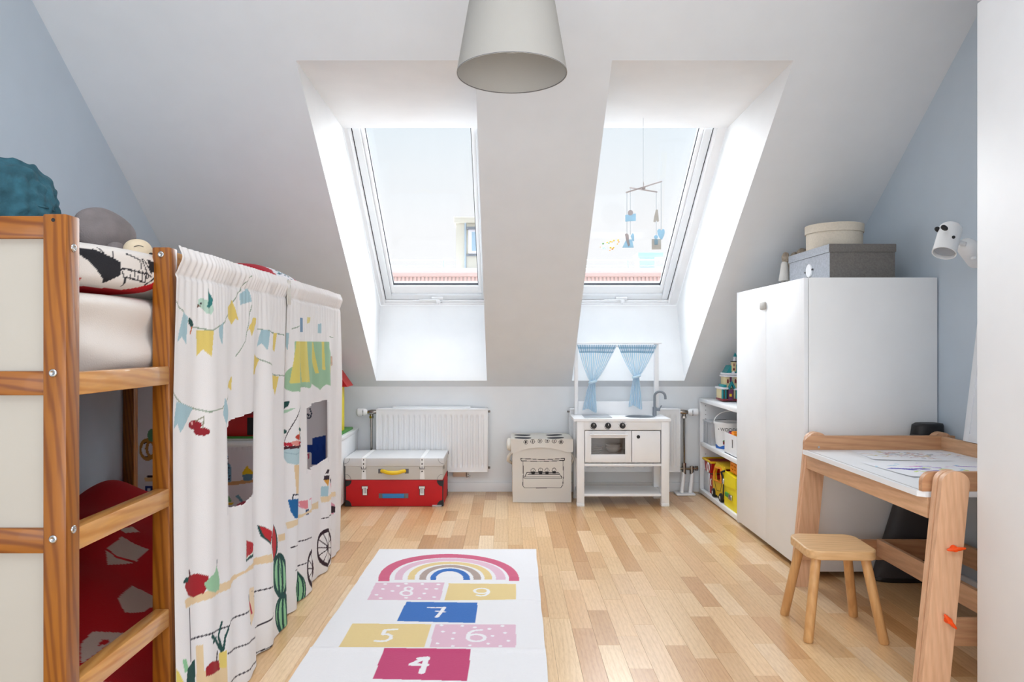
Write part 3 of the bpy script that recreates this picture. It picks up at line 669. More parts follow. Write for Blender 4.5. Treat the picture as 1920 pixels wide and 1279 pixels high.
def cpaint(Y, Z):
    p = Print(Y, Z, (244, 242, 242))
    st = lambda pts, wd, c: p.stroke(pts, wd, c)
    # bunting strings and flags
    for q in ([(50, 340), (90, 385), (120, 420), (160, 505), (250, 530), (330, 490), (400, 380), (480, 210)], [(60, 880), (120, 960), (230, 1006), (310, 985), (400, 830)], [(420, 680), (470, 590), (500, 380)],
              [(545, 520), (620, 540), (700, 557)], [(740, 520), (775, 500)], [(545, 690), (600, 735), (640, 790), (710, 795)], [(950, 565), (1000, 570)]):
        st(A3(*q), 0.0035, (150, 168, 150))
    for q, c in (([(120, 420), (90, 600), (115, 565), (138, 610), (145, 450)], BLUE), ([(190, 530), (192, 680), (215, 640), (245, 685), (258, 530)], YEL),
                 ([(295, 520), (300, 560), (318, 615), (330, 480)], BLUE), ([(405, 350), (365, 410), (378, 460), (405, 495), (418, 460), (435, 470)], YEL),
                 ([(437, 315), (440, 380), (500, 360), (490, 280)], BLUE), ([(510, 455), (480, 530), (492, 520), (500, 565), (540, 460)], YEL),
                 ([(560, 525), (545, 625), (562, 605), (578, 645), (592, 530)], BLUE), ([(640, 543), (637, 640), (645, 655), (657, 545)], YEL), ([(710, 545), (712, 615), (728, 645), (732, 545)], BLUE),
                 ([(522, 665), (512, 790), (530, 785), (555, 700)], YEL), ([(625, 790), (625, 890), (640, 870), (645, 910), (665, 800)], YEL), ([(405, 795), (378, 855), (402, 880)], YEL),
                 ([(95, 945), (75, 1110), (100, 1075), (112, 1130), (180, 985)], BLUE), ([(325, 920), (312, 1020), (330, 1080), (355, 1010)], BLUE), ([(600, 740), (605, 800), (614, 745)], BLUE),
                 ([(795, 455), (795, 540), (806, 540), (806, 455)], (130, 160, 190)), ([(895, 490), (895, 545), (910, 545), (910, 490)], BLUE), ([(832, 450), (830, 490), (842, 485), (850, 455)], (232, 220, 150))):
        p.poly(A3(*q), c)
    # bird
    p.poly(A3((212, 338), (236, 355), (255, 380), (262, 410), (250, 436), (232, 430), (215, 405), (198, 385), (200, 350)), (190, 220, 205))
    p.poly(A3((238, 285), (250, 320), (258, 350), (252, 385), (240, 402), (232, 390), (238, 345)), (50, 130, 130))
    p.poly(A3((196, 375), (210, 385), (192, 398)), (110, 70, 50)); p.poly(A3((206, 368), (212, 368), (212, 376), (206, 376)), INK)
    p.poly(A3((148, 452), (170, 470), (176, 500), (165, 515), (148, 490)), DG); st(A3((168, 512), (158, 545)), 0.006, (210, 110, 60))
    for c, r in (((183, 1083), 27), ((207, 1121), 25)):
        p.poly(A3(*[(c[0] + r * math.cos(i * .35), c[1] + r * math.sin(i * .35)) for i in range(18)]), (150, 24, 40))
    st(A3((190, 1060), (215, 1035), (212, 1100)), 0.0035, (150, 150, 130)); p.poly(A3((170, 1066), (178, 1062), (178, 1080), (170, 1080)), (235, 180, 180))
    # awning
    p.poly(A3((748, 592), (945, 597), (985, 690), (990, 820), (965, 872), (925, 845), (905, 878), (870, 825), (842, 868), (800, 860), (780, 885), (742, 888), (712, 862), (712, 795), (745, 735)), GRN)
    for q in ([(752, 594), (770, 594), (782, 838), (735, 838)], [(790, 595), (828, 595), (842, 832), (800, 832)], [(860, 597), (880, 597), (900, 780), (890, 780)], [(912, 597), (922, 597), (924, 760), (914, 760)], [(945, 690), (985, 760), (985, 800), (948, 750)]):
        p.poly(A3(*q), (226, 212, 116))
    p.poly(A3((965, 850), (985, 830), (985, 890), (970, 885)), TAN)
    # plant hanger, bowl of berries, posts
    p.poly(A8((80, 270), (128, 252), (122, 305), (95, 335), (78, 320)), DG); p.poly(A8((82, 350), (145, 320), (120, 360), (85, 378)), (170, 205, 178))
    p.poly(A8((178, 290), (200, 350), (196, 660), (165, 660), (160, 560)), TAN); p.poly(A8((138, 845), (180, 845), (176, 1110), (146, 1110)), TAN)
    st(A8((180, 250), (150, 400), (104, 630)), 0.004, (60, 54, 62)); st(A8((192, 260), (210, 460), (218, 640)), 0.004, (90, 90, 96))
    for c in ((185, 470), (170, 515), (104, 538), (208, 522)): p.poly(A8(*[(c[0] + 13 * math.cos(i * .5), c[1] + 20 * math.sin(i * .5)) for i in range(13)]), DG)
    for c, r, k in (((162, 590), 20, (190, 60, 40)), ((190, 610), 18, (210, 90, 60)), ((105, 655), 14, (190, 30, 50)), ((125, 655), 14, (200, 40, 60)), ((150, 645), 20, (230, 150, 140)), ((175, 645), 18, (200, 40, 60)), ((202, 640), 16, (190, 30, 50))):
        p.poly(A8(*[(c[0] + r * math.cos(i * .5), c[1] + r * 1.3 * math.sin(i * .5)) for i in range(13)]), k)
    p.poly(A8((90, 680), (218, 655), (218, 682), (90, 708)), (76, 26, 40))
    p.poly(A8((94, 705), (216, 680), (205, 770), (180, 825), (150, 845), (120, 830), (100, 780)), (186, 212, 218)); st(A8((105, 730), (145, 748), (180, 715), (205, 712)), 0.004, (160, 190, 200))
    p.poly(A8((505, 290), (524, 380), (512, 500), (496, 440)), (226, 150, 168))
    # jug, cups, shelves, ices
    p.poly(A8((118, 1168), (184, 1148), (188, 1200), (184, 1279), (170, 1330), (140, 1340), (126, 1279)), (24, 104, 164)); st(A8((132, 1160), (135, 1122), (160, 1118), (180, 1150)), 0.005, (30, 40, 60))
    p.poly(A8((206, 1180), (258, 1168), (262, 1240), (238, 1255), (214, 1235)), (232, 140, 150)); p.poly(A8((238, 1258), (268, 1250), (268, 1300), (240, 1310)), (20, 60, 110)); st(A8((276, 1165), (292, 1150), (294, 1215)), 0.006, PINK)
    st(A8((206, 1195), (200, 1215), (225, 1240)), 0.006, PINK)
    p.poly(A4((646, 445), (805, 335), (805, 372), (725, 400), (650, 480)), (236, 214, 176)); p.poly(A4((812, 312), (898, 284), (898, 308), (815, 342)), (236, 214, 176))
    p.poly(A8((428, 885), (438, 890), (432, 925), (420, 925)), INK); p.poly(A8((416, 945), (438, 940), (438, 985), (414, 985)), INK); p.poly(A8((414, 985), (438, 980), (430, 1045)), (222, 160, 60)); p.poly(A8((404, 1045), (434, 1040), (430, 1135), (402, 1135)), (170, 204, 214))
    p.poly(A8((478, 1015), (528, 1000), (520, 1080), (492, 1085)), (232, 150, 178)); p.poly(A8((474, 985), (490, 955), (524, 960), (530, 1005), (510, 1030), (500, 1010), (484, 1015)), INK); p.poly(A8((482, 975), (500, 945), (520, 975)), (230, 224, 226)); p.poly(A8((490, 945), (500, 938), (506, 950)), (220, 120, 140))
    p.poly(A8((520, 1175), (548, 1215), (540, 1300), (516, 1300)), (226, 160, 180)); p.poly(A8((524, 1220), (550, 1230), (548, 1279), (520, 1290)), INK)
    # counter shelf
    p.poly(A4((100, 850), (300, 745), (515, 608), (525, 648), (365, 715), (300, 788), (105, 895)), (238, 212, 170)); p.poly(A4((575, 510), (610, 500), (610, 535), (575, 545)), (238, 212, 170))
    p.poly(A4((405, 790), (440, 780), (440, 900), (405, 990), (395, 900)), (240, 218, 186))
    p.poly(A4((395, 538), (474, 560), (448, 620), (385, 652)), DG); p.poly(A4((396, 538), (462, 557), (438, 608), (388, 640)), (236, 240, 228)); p.poly(A4((397, 538), (458, 556), (434, 602), (390, 632)), (188, 36, 46))
    p.poly(A4((485, 458), (500, 470), (518, 495), (512, 560), (492, 520)), DG); p.poly(A4((490, 462), (518, 492), (512, 548), (498, 515)), (196, 44, 52))
    p.poly(A4(*[(543 + 28 * math.cos(i * .21), 550 + 98 * math.sin(i * .21)) for i in range(30)]), DG); p.poly(A4(*[(541 + 24 * math.cos(i * .21), 547 + 92 * math.sin(i * .21)) for i in range(30)]), (196, 44, 52))
    for x, y in ((405, 570), (420, 575), (412, 600), (425, 598), (535, 510), (545, 530), (538, 555), (548, 580), (536, 600), (532, 580)): p.poly(A4((x, y), (x + 4, y + 3), (x + 2, y + 9)), INK)
    melon(p, (578, 722), 42, 106); melon(p, (592, 932), 42, 108); melon(p, (693, 795), 28, 90)
    for c, rx, ry in (((832, 577), 33, 104), ((757, 686), 33, 108)):
        ring = lambda k: [A4((c[0] + rx * k * math.cos(i * .2094), c[1] + ry * k * math.sin(i * .2094)))[0] for i in range(31)]
        st(ring(0.88), 0.016, (48, 24, 40)); p.poly(A4(*[(c[0] + 7 * math.cos(i * .5), c[1] + 20 * math.sin(i * .5)) for i in range(13)]), (48, 24, 40))
        for i in range(12): st(A4(c, (c[0] + rx * .85 * math.cos(i * .5236), c[1] + ry * .85 * math.sin(i * .5236))), 0.0045, (48, 24, 40))
    for q in ([(815, 425), (895, 390)], [(655, 577), (700, 545), (765, 515)], [(665, 695), (725, 655)], [(860, 480), (880, 560)], [(127, 893), (127, 1170)], [(130, 1058), (290, 985), (300, 960), (395, 905)], [(435, 830), (530, 775)],
              [(280, 1130), (430, 1045), (540, 915)], [(290, 1279), (440, 1160), (530, 1070)], [(570, 620), (595, 820)]):
        st(A4(*q), 0.004, (50, 42, 54))
    # fruit and vegetables
    p.poly(A4((130, 722), (165, 712), (195, 725), (198, 765), (180, 815), (150, 838), (122, 828), (104, 790), (106, 745)), (166, 24, 36)); p.poly(A4((92, 765), (108, 732), (130, 732), (118, 758)), DG); st(A4((134, 722), (130, 700)), 0.009, (90, 30, 36))
    p.poly(A4((236, 672), (248, 700), (255, 750), (252, 795), (225, 812), (192, 800), (182, 765), (205, 725), (226, 705)), (160, 208, 168)); st(A4((240, 672), (241, 640)), 0.004, DG)
    for q in ([(262, 1122), (245, 1040), (260, 970)], [(258, 1115), (235, 1070), (205, 1040)], [(264, 1110), (272, 1040), (285, 1000)], [(210, 1070), (230, 1050)]): st(A4(*q), 0.010, DG)
    p.poly(A4((152, 1090), (175, 1085), (175, 1222), (252, 1212), (252, 1130), (276, 1115), (276, 1300), (150, 1300)), (240, 214, 170)); p.poly(A4((245, 1130), (276, 1112), (272, 1205), (248, 1205)), (238, 216, 120))
    p.poly(A4((178, 1250), (180, 1200), (200, 1172), (245, 1165), (250, 1215)), (160, 20, 34)); st(A4((233, 1165), (237, 1125)), 0.010, INK)
    p.poly(A4((84, 1165), (98, 1155), (112, 1215), (92, 1235)), LG); p.poly(A4((95, 1300), (105, 1210), (147, 1160), (145, 1300)), DG); p.poly(A4((60, 1210), (70, 1225), (92, 1300), (60, 1300)), (232, 214, 110))
    p.poly(A4((395, 850), (408, 868), (420, 922), (408, 925)), (190, 50, 70)); st(A4((398, 852), (398, 828)), 0.008, DG)
    for x, y in ((423, 804), (446, 897), (401, 971)): p.poly(A4((x - 3, y - 5), (x + 3, y), (x - 2, y + 6)), INK)
    # hems
    for u0 in (H1, H2): p.stroke([(u0[0] - .006, u0[2]), (u0[0] - .006, u0[3])], 0.0025, (206, 204, 206)); p.stroke([(u0[1] + .006, u0[2]), (u0[1] + .006, u0[3])], 0.0025, (206, 204, 206))
    return p
for a, b, nm in ((1.684, 2.528, 'printed bed curtain beside the ladder with bunting, a bird, fruit and an open play window'), (2.536, 3.368, 'printed bed curtain nearer the skylight with a green awning, berries and black wheels')):
    c = sheet('bed_curtain', a, b, 0.004, 1.192, 0.0027, lambda U, V: (cfold(U, V), U, V), cpaint, 'print_cloth', keep=ckeep)
    tag(c, nm, 'curtain', 'printed curtains around the loft bed')
st_ = obj('curtain_tie_tab', MB().box(-0.766, -0.762, 2.51, 2.545, 1.10, 1.185, 0.001), 'tow', bpy.data.objects['bed_curtain'])
# curtain at the far end of the bed
def epaint(X, Z):
    p = Print(X, Z, (226, 224, 228)); q7 = lambda *l: [((400 + x / 6.4 - CX) * 3.31 / F, EYE - (780 + y / 6.395 - CY) * 3.31 / F) for x, y in l]
    p.poly(q7((100, 540), (165, 540), (205, 590), (215, 640), (218, 790), (100, 795)), (110, 156, 184)); p.poly(q7((100, 470), (150, 462), (175, 490), (165, 510), (100, 515)), (30, 100, 160)); p.stroke(q7((100, 515), (170, 512)), 0.006, INK)
    for x, y in ((170, 572), (150, 602), (186, 625), (134, 632), (168, 652), (130, 664), (170, 688), (135, 702), (196, 718), (163, 732), (143, 756), (186, 757)): p.poly(q7(*[(x + 10 * math.cos(i * .7), y + 10 * math.sin(i * .7)) for i in range(9)]), INK)
    p.poly(q7((110, 800), (500, 765), (500, 800), (240, 835), (110, 835)), (206, 160, 110))
    p.poly(q7((332, 712), (468, 695), (452, 780), (350, 785)), (100, 140, 160)); p.poly(q7((330, 712), (335, 680), (355, 655), (375, 625), (395, 600), (410, 630), (440, 650), (468, 680), (466, 700)), (228, 196, 40))
    p.poly(q7((100, 915), (150, 925), (195, 970), (220, 1035), (100, 1040)), (110, 180, 120)); p.poly(q7((100, 1040), (245, 1045), (220, 1068), (100, 1068)), (226, 204, 60))
    p.poly(q7((258, 965), (290, 948), (350, 1040), (320, 1045)), (110, 160, 180)); p.poly(q7((270, 1070), (340, 1035), (400, 1025), (450, 1045), (430, 1110), (290, 1105)), (204, 100, 120))
    # swirl, truck in blue
    e8 = lambda *l: [((520 + x / 4.921 - CX) * 3.31 / F, EYE - (700 + y / 4.919 - CY) * 3.31 / F) for x, y in l]
    p.stroke(e8((300, 330), (314, 370), (305, 410), (280, 418), (262, 398), (275, 375), (292, 385), (285, 398)), 0.006, (50, 60, 80))
    p.poly(e8((322, 598), (440, 575), (440, 840), (312, 840), (315, 735), (262, 730), (262, 665), (322, 658)), (20, 60, 140)); p.poly(e8((275, 745), (292, 740), (290, 790), (278, 800)), (200, 90, 120))
    # pretzel, shelves
    g2 = lambda *l: [((x / 2.373 - CX) * 3.31 / F, EYE - (740 + y / 2.373 - CY) * 3.31 / F) for x, y in l]
    p.stroke(g2((640, 215), (700, 212)), 0.008, INK); p.stroke(g2((636, 278), (700, 278)), 0.008, INK)
    for cc in ((655, 245), (685, 240)): p.ell(g2(cc)[0], 0.040, 0.052, (176, 128, 60), 0, 0.68)
    p.ell(g2((675, 182))[0], 0.02, 0.03, (100, 150, 110)); p.poly(g2((640, 368), (700, 372), (700, 388), (645, 385)), (220, 190, 140)); p.stroke(g2((658, 364), (700, 364)), 0.01, INK)
    p.poly(g2((645, 408), (700, 405), (700, 450), (645, 445)), (30, 60, 130)); p.poly(g2((655, 418), (668, 416), (668, 430), (655, 430)), (230, 230, 235))
    return p
hx0, hx1 = -1.58, -1.03
ec = sheet('end_curtain', -1.700, -0.815, 0.006, 1.145, 0.0035,
           lambda U, V: (U, 3.318 + 0.007 * np.sin(U * 42 + 2 * np.sin(U * 9)) * (1.2 - 0.4 * V) - 0.004 * np.exp(-((V - 0.485) / 0.012) ** 2) * np.sin(U * 260), V), epaint, 'print_cloth',
           keep=lambda u, v: ~((u > hx0) & (u < hx1) & (v < 0.76) & (v > 0.498 - 0.012 * np.sin(np.clip((u + 1.4) / 0.3, 0, 1) * math.pi))))
tag(ec, 'printed curtain with pretzel, jar and cupcake across the far end under the loft bed', 'curtain', 'printed curtains around the loft bed')

# ------------------------------------------------------------------ hopscotch rug
GP = lambda px, py: ((px - CX) * EYE / (py - CY), F * EYE / (py - CY))
RG = lambda *q: [GP(540 + x / 3.84, 980 + y / 3.84) for x, y in q]
ra, rb = GP(712, 1031), GP(1005, 1031); rc, rd = GP(541, 1279), GP(1028, 1279)
rl = lambda y: ra[0] + (rc[0] - ra[0]) * (y - ra[1]) / (rc[1] - ra[1]); rr = lambda y: rb[0] + (rd[0] - rb[0]) * (y - rb[1]) / (rd[1] - rb[1])
def rug_fn(U, V):
    y = V; x = rl(y) + (rr(y) - rl(y)) * U + 0.002 * np.sin(y * 21) * (U - 0.5)
    z = 0.0045 + 0.0012 * np.sin(y * 9 + x * 2) + 0.005 * np.exp(-((y - GP(0, 1222)[1] + 0.10 * (x + .3) * 0.2) / 0.014) ** 2) + 0.0045 * np.exp(-((y - GP(0, 1133)[1] - 0.02) / 0.014) ** 2) * np.clip((x + 0.1) * 6, 0.2, 1) + 0.003 * np.exp(-((y - 2.95) / 0.02) ** 2)
    return x, y, z
def rug_paint(U, V):
    X, Y, _ = rug_fn(U, V); p = Print(X, Y, (228, 227, 229))
    PK, LP, YE, TP, BL, MG, WH = (202, 96, 126), (218, 182, 198), (222, 198, 142), (172, 154, 146), (54, 108, 180), (188, 68, 112), (232, 231, 233)
    def arch(l, r, topy, by, wl, wr, wt, col):
        n = 40; o = []; i_ = []
        for k in range(n + 1):
            a = math.pi * k / n; c = math.cos(a); sn = math.sin(a) ** 0.85
            o.append(((l + r) / 2 - (r - l) / 2 * c, by - (by - topy) * sn)); i_.append((((l + wl) + (r - wr)) / 2 - (r - wr - l - wl) / 2 * c, by - (by - topy - wt) * sn))
        p.poly(RG(*o, *i_[::-1]), col)
    arch(650, 1664, 232, 430, 80, 72, 28, PK); arch(768, 1566, 264, 422, 56, 68, 22, LP); arch(862, 1470, 290, 420, 50, 55, 18, YE); arch(945, 1390, 314, 422, 50, 55, 18, TP); arch(1025, 1310, 340, 424, 40, 48, 20, BL)
    p.poly(RG((632, 440), (1126, 440), (1096, 566), (572, 564)), LP); p.poly(RG((1158, 446), (1642, 452), (1642, 562), (1128, 568)), YE)
    p.poly(RG((852, 578), (1366, 584), (1346, 732), (782, 720)), BL); p.poly(RG((466, 738), (1032, 742), (982, 912), (364, 912)), YE); p.poly(RG((1062, 742), (1642, 744), (1640, 912), (1018, 912)), LP)
    p.poly(RG((694, 926), (1318, 934), (1290, 1150), (606, 1134)), MG)
    r = random.Random(2)
    for x, y in ((700, 450), (850, 448), (968, 450), (1083, 454), (793, 463), (684, 485), (752, 499), (996, 485), (1068, 485), (638, 526), (981, 517), (668, 550), (850, 548), (947, 551), (1053, 543)): p.poly(RG(*[(x + 14 * math.cos(i * .6), y + 6 * math.sin(i * .6)) for i in range(11)]), WH)
    for x, y in ((1106, 750), (1256, 754), (1345, 765), (1544, 754), (1450, 776), (1115, 797), (1196, 807), (1562, 805), (1473, 828), (1185, 848), (1586, 863), (1076, 883), (1187, 902), (1310, 897), (1441, 884), (1530, 902)): p.poly(RG(*[(x + 14 * math.cos(i * .6), y + 7 * math.sin(i * .6)) for i in range(11)]), WH)
    st = lambda wd, *q: p.stroke(RG(*q), wd, WH)
    el = lambda cx, cy, rx, ry, a0=0, a1=360, n=24, sk=0: [(cx + rx * math.cos(R(a0 + (a1 - a0) * i / n)) - sk * math.sin(R(a0 + (a1 - a0) * i / n)), cy + ry * math.sin(R(a0 + (a1 - a0) * i / n))) for i in range(n + 1)]
    st(.011, *el(868, 484, 27, 13)); st(.011, *el(852, 515, 40, 17)); st(.011, *el(1393, 500, 50, 18)); st(.011, (1443, 500), (1444, 515), (1420, 532), (1388, 535), (1360, 530))
    st(.010, (1010, 618), (1060, 620), (1125, 618)); st(.014, (1125, 618), (1100, 655), (1072, 688)); st(.010, (1068, 645), (1128, 651))
    st(.013, (782, 780), (700, 786), (685, 818)); st(.013, (685, 818), (720, 816), (742, 828), (738, 848), (705, 864), (660, 868), (628, 864))
    st(.013, *el(1355, 842, 62, 26)); st(.013, (1390, 784), (1340, 788), (1305, 805), (1293, 842))
    st(.016, (990, 985), (885, 1032), (1000, 1036)); st(.018, (1000, 985), (985, 1030), (962, 1090)); st(.015, (942, 990), (1000, 984))
    return p
def rug_sheet():
    sc = 0.74
    return sheet('play_rug', 0, sc, 1.45, ra[1], 0.0028, lambda U, V: rug_fn(U / sc, V), lambda U, V: rug_paint(U / sc, V), 'print_rug')
rug = rug_sheet()
tag(rug, 'white woven play rug with rainbow and numbered hopscotch squares on the floor', 'rug')

# ------------------------------------------------------------------ pendant lamp
t = thing('pendant_lamp', 'off-white tapered fabric pendant lamp hanging from the ceiling', 'lamp', (0.01, 2.2, 2.6))
lc = (0.016, 2.2, 0)
obj('lamp_shade', MB().lathe([(0.168, 1.79), (0.1685, 1.785), (0.1668, 1.785), (0.1635, 1.80), (0.106, 2.13), (0.106, 2.135), (0.108, 2.135), (0.168, 1.79)], lc, 72), 'shade', t, 50)
obj('shade_ring', MB().tube([(lc[0] + 0.1672 * math.cos(a), lc[1] + 0.1672 * math.sin(a), 1.7865) for a in [i * math.pi / 36 for i in range(73)]], 0.0016, 6), 'handle_grey', t, True)
obj('bulb', MB().lathe([(0.0, 1.852), (0.018, 1.856), (0.028, 1.868), (0.031, 1.885), (0.027, 1.905), (0.014, 1.935), (0.014, 1.96), (0, 1.96)], lc, 24), 'bulb', t, True)
mb = MB().lathe([(0, 1.95), (0.02, 1.95), (0.02, 2.02), (0, 2.02)], lc, 16)
for k in range(3): a = k * 2.094; mb.tube([(lc[0], lc[1], 2.0), (lc[0] + 0.128 * math.cos(a), lc[1] + 0.128 * math.sin(a), 2.0)], 0.0015, 6)
obj('socket', mb, 'frame_white', t)
obj('cord', MB().tube([(lc[0], lc[1], 2.02), (lc[0], lc[1], 2.58)], 0.003, 8), 'frame_white', t)
obj('ceiling_cup', MB().lathe([(0, 2.55), (0.04, 2.552), (0.045, 2.599), (0, 2.599)], lc, 24), 'frame_white', t)

# ------------------------------------------------------------------ radiators
def radiator(x0, x1, n, label, face_y=4.60, left_valve=True):
    z0, z1 = 0.148, 0.545
    t = thing('radiator', label, 'radiator', ((x0 + x1) / 2, 4.64, z0), group='wall radiators')
    nx = n * 14 + 8; NZ = 40; mb = MB(); vs = []
    m0 = 0.016; pitch = (x1 - x0 - 2 * m0) / n
    for j in range(NZ + 1):
        z = z0 + (z1 - z0) * j / NZ
        for i in range(nx + 1):
            x = x0 + (x1 - x0) * i / nx
            ph = ((x - x0 - m0) / pitch) % 1.0; inside = x0 + m0 < x < x1 - m0
            g = 0
            if inside:
                q = abs(ph - 0.5); g = min(1, max(0, (0.26 - q) / 0.09))
            mz = min(1, max(0, (z - z0 - 0.028) / 0.008)) * min(1, max(0, (z1 - 0.038 - z) / 0.008))
            vs.append((x, face_y + 0.008 * g * mz, z))
    fs = [(j * (nx + 1) + i, j * (nx + 1) + i + 1, (j + 1) * (nx + 1) + i + 1, (j + 1) * (nx + 1) + i) for j in range(NZ) for i in range(nx)]
    mb.add(vs, fs)
    obj('front_panel', mb, 'frame_white', t, True)
    obj('casing', MB().box(x0, x1, face_y + 0.009, 4.675, z0 + 0.001, z1 - 0.001, 0.002), 'frame_white', t)
    mb = MB().box(x0 - 0.002, x0 + 0.004, face_y - 0.002, 4.675, z0 - 0.004, z1 + 0.004, 0.001).box(x1 - 0.004, x1 + 0.002, face_y - 0.002, 4.675, z0 - 0.004, z1 + 0.004, 0.001)
    mb.box(x0, x1, face_y - 0.003, 4.675, z1 - 0.008, z1 + 0.004, 0.002).box(x0, x1, face_y - 0.003, 4.675, z0 - 0.004, z0 + 0.003, 0.001)
    obj('edge_trim', mb, 'lacquer', t)
    parts('wall_bracket', MB().box(x0 + 0.1, x0 + 0.14, 4.675, 4.699, z0 + 0.03, z1 - 0.03).box(x1 - 0.14, x1 - 0.1, 4.675, 4.699, z0 + 0.03, z1 - 0.03), 'frame_white', t)
    return t
r1 = radiator(-0.832, -0.122, 20, 'white ribbed radiator behind the grey and red storage suitcases')
mb = MB()
for z in (0.17, 0.53): mb.tube([(-0.122, 4.62, z), (-0.105, 4.62, z)], 0.006, 8).tube([(-0.115, 4.62, z - 0.006), (-0.115, 4.62, z + 0.008)], 0.009, 8)
parts('bleed_plug', mb, 'chrome', r1)
obj('top_grille', MB().box(-0.735, -0.235, 4.64, 4.69, 0.549, 0.558, 0.002), 'lacquer', r1)
r2 = radiator(0.405, 1.108, 20, 'white ribbed radiator behind the toy kitchen')
obj('bleed_plug', MB().tube([(0.405, 4.62, 0.53), (0.388, 4.62, 0.53)], 0.006, 8), 'chrome', r2)
def valve(x, sgn, lab, drop):
    t = thing('radiator_valve', lab, 'valve', (x, 4.62, 0.5))
    s = sgn
    obj('thermostat_knob', MB().tube([(x + s * 0.025, 4.62, 0.525), (x + s * 0.04, 4.62, 0.525), (x + s * 0.085, 4.62, 0.525), (x + s * 0.094, 4.62, 0.525)], [0.014, 0.023, 0.025, 0.018], 20), 'frame_white', t)
    mb = MB()
    for a in range(5): mb.box(x + s * 0.05 - 0.003, x + s * 0.05 + 0.003, 4.593, 4.597, 0.507 + a * 0.008, 0.510 + a * 0.008)
    parts('vent_slot', mb, 'black', t)
    obj('valve_body', MB().tube([(x - s * 0.045, 4.62, 0.53), (x - s * 0.02, 4.62, 0.528), (x, 4.62, 0.525), (x + s * 0.024, 4.62, 0.525)], [0.010, 0.014, 0.017, 0.012], 12).tube([(x, 4.62, 0.535), (x, 4.62, 0.49)], 0.012, 12).tube([(x, 4.62, 0.5), (x, 4.62, 0.487)], 0.015, 6), 'chrome', t)
    obj('pipe', MB().tube([(x, 4.62, 0.49), (x, 4.62, drop)], 0.0075, 10), 'chrome', t)
    return t
valve(-0.868, -1, 'chrome radiator valve with white thermostat left of the suitcases', 0.03)
v2 = valve(1.138, 1, 'chrome valve and pipes between toy kitchen radiator and open bookcase', 0.2)
x = 1.138
obj('coupling', MB().tube([(x, 4.62, 0.20), (x, 4.62, 0.13)], 0.014, 12).tube([(x - 0.035, 4.62, 0.165), (x + 0.085, 4.62, 0.165)], 0.011, 12).tube([(x + 0.05, 4.62, 0.18), (x + 0.05, 4.62, 0.13)], 0.014, 12).tube([(x + 0.07, 4.62, 0.165), (x + 0.088, 4.62, 0.165)], 0.016, 12).tube([(x - 0.04, 4.62, 0.165), (x - 0.025, 4.62, 0.165)], 0.015, 12), 'chrome', v2)
for a in (-0.02, 0.035): obj('floor_pipe', MB().tube([(x + a + 0.018, 4.62, 0.14), (x + a, 4.60, 0.012)], 0.013, 12), 'frame_white', v2)
obj('floor_plate', MB().box(x - 0.06, x + 0.06, 4.56, 4.66, 0.0005, 0.012, 0.003), 'frame_white', v2)
t = thing('wall_socket', 'small pale socket box under the left radiator', 'socket', (-0.29, 4.68, 0.11))
obj('box', MB().box(-0.35, -0.265, 4.675, 4.699, 0.10, 0.145, 0.003), 'socket_beige', t)
obj('drain_cap', MB().tube([(-0.255, 4.66, 0.142), (-0.255, 4.66, 0.10)], 0.006, 10).tube([(-0.255, 4.66, 0.115), (-0.235, 4.66, 0.105)], 0.005, 8), 'chrome', t)

# ------------------------------------------------------------------ two storage suitcases
def corner_patch(mb, x, y, z, sx, sz_, r, nrm=0.0012):
    pts = [(x, z)] + [(x + sx * r * math.cos(a), z + sz_ * r * math.sin(a)) for a in [i * math.pi / 16 for i in range(9)]]
    mb.prism(pts, y - nrm, y + nrm, 'Y')
t = thing('red_storage_suitcase', 'red suitcase storage box with black corners under the grey one', 'storage box', (-0.665, 4.45, 0))
obj('body', MB().box(-0.955, -0.376, 4.263, 4.59, 0.001, 0.157, 0.005), 'red_cloth', t)
mb = MB()
for sx, x in ((1, -0.954), (-1, -0.377)):
    for s_z, z in ((1, 0.003), (-1, 0.155)): corner_patch(mb, x, 4.2625, z, sx, s_z, 0.036)
for yy, sy in ((4.264, 1), (4.589, -1)):
    for s_z, z in ((1, 0.003), (-1, 0.155)):
        mb.prism([(yy, z)] + [(yy + sy * 0.036 * math.cos(a), z + s_z * 0.036 * math.sin(a)) for a in [i * math.pi / 16 for i in range(9)]], -0.3765, -0.3748, 'X')
mb.box(-0.956, -0.951, 4.262, 4.268, 0.002, 0.155).box(-0.381, -0.3752, 4.262, 4.267, 0.002, 0.155)
parts('corner_patch', mb, 'black', t)
for cx in (-0.840, -0.502):
    b_ = obj('printed_latch', MB().box(cx - 0.017, cx + 0.017, 4.2612, 4.263, 0.105, 0.120).box(cx - 0.013, cx + 0.015, 4.2612, 4.263, 0.068, 0.107), 'strap_white', t)
    mb = MB()
    for pts in ([(-.018, .121), (.018, .121), (.018, .105), (.014, .105), (.014, .067), (-.013, .067), (-.013, .105), (-.018, .105), (-.018, .121)], [(-.004, .112), (-.004, .080), (.006, .080), (.006, .112)]):
        mb.tube([(cx + a, 4.2612, b) for a, b in pts], 0.0019, 4)
    obj('outline', mb, 'black', b_)
h = obj('handle', MB().box(-0.757, -0.582, 4.258, 4.263, 0.050, 0.078, 0.002), 'handle_grey', t)
obj('grip', MB().box(-0.735, -0.606, 4.254, 4.262, 0.051, 0.077, 0.003), 'handle_blue', h)
obj('price_tag', MB().box(-0.44, -0.385, 4.2605, 4.2625, 0.001, 0.010), 'clear_plastic', t)
t = thing('grey_storage_suitcase', 'light grey suitcase storage box with white straps on top of the red one', 'storage box', (-0.665, 4.45, 0.1575))
obj('body', MB().box(-0.957, -0.378, 4.266, 4.585, 0.1575, 0.25, 0.004), 'grey_cloth', t)
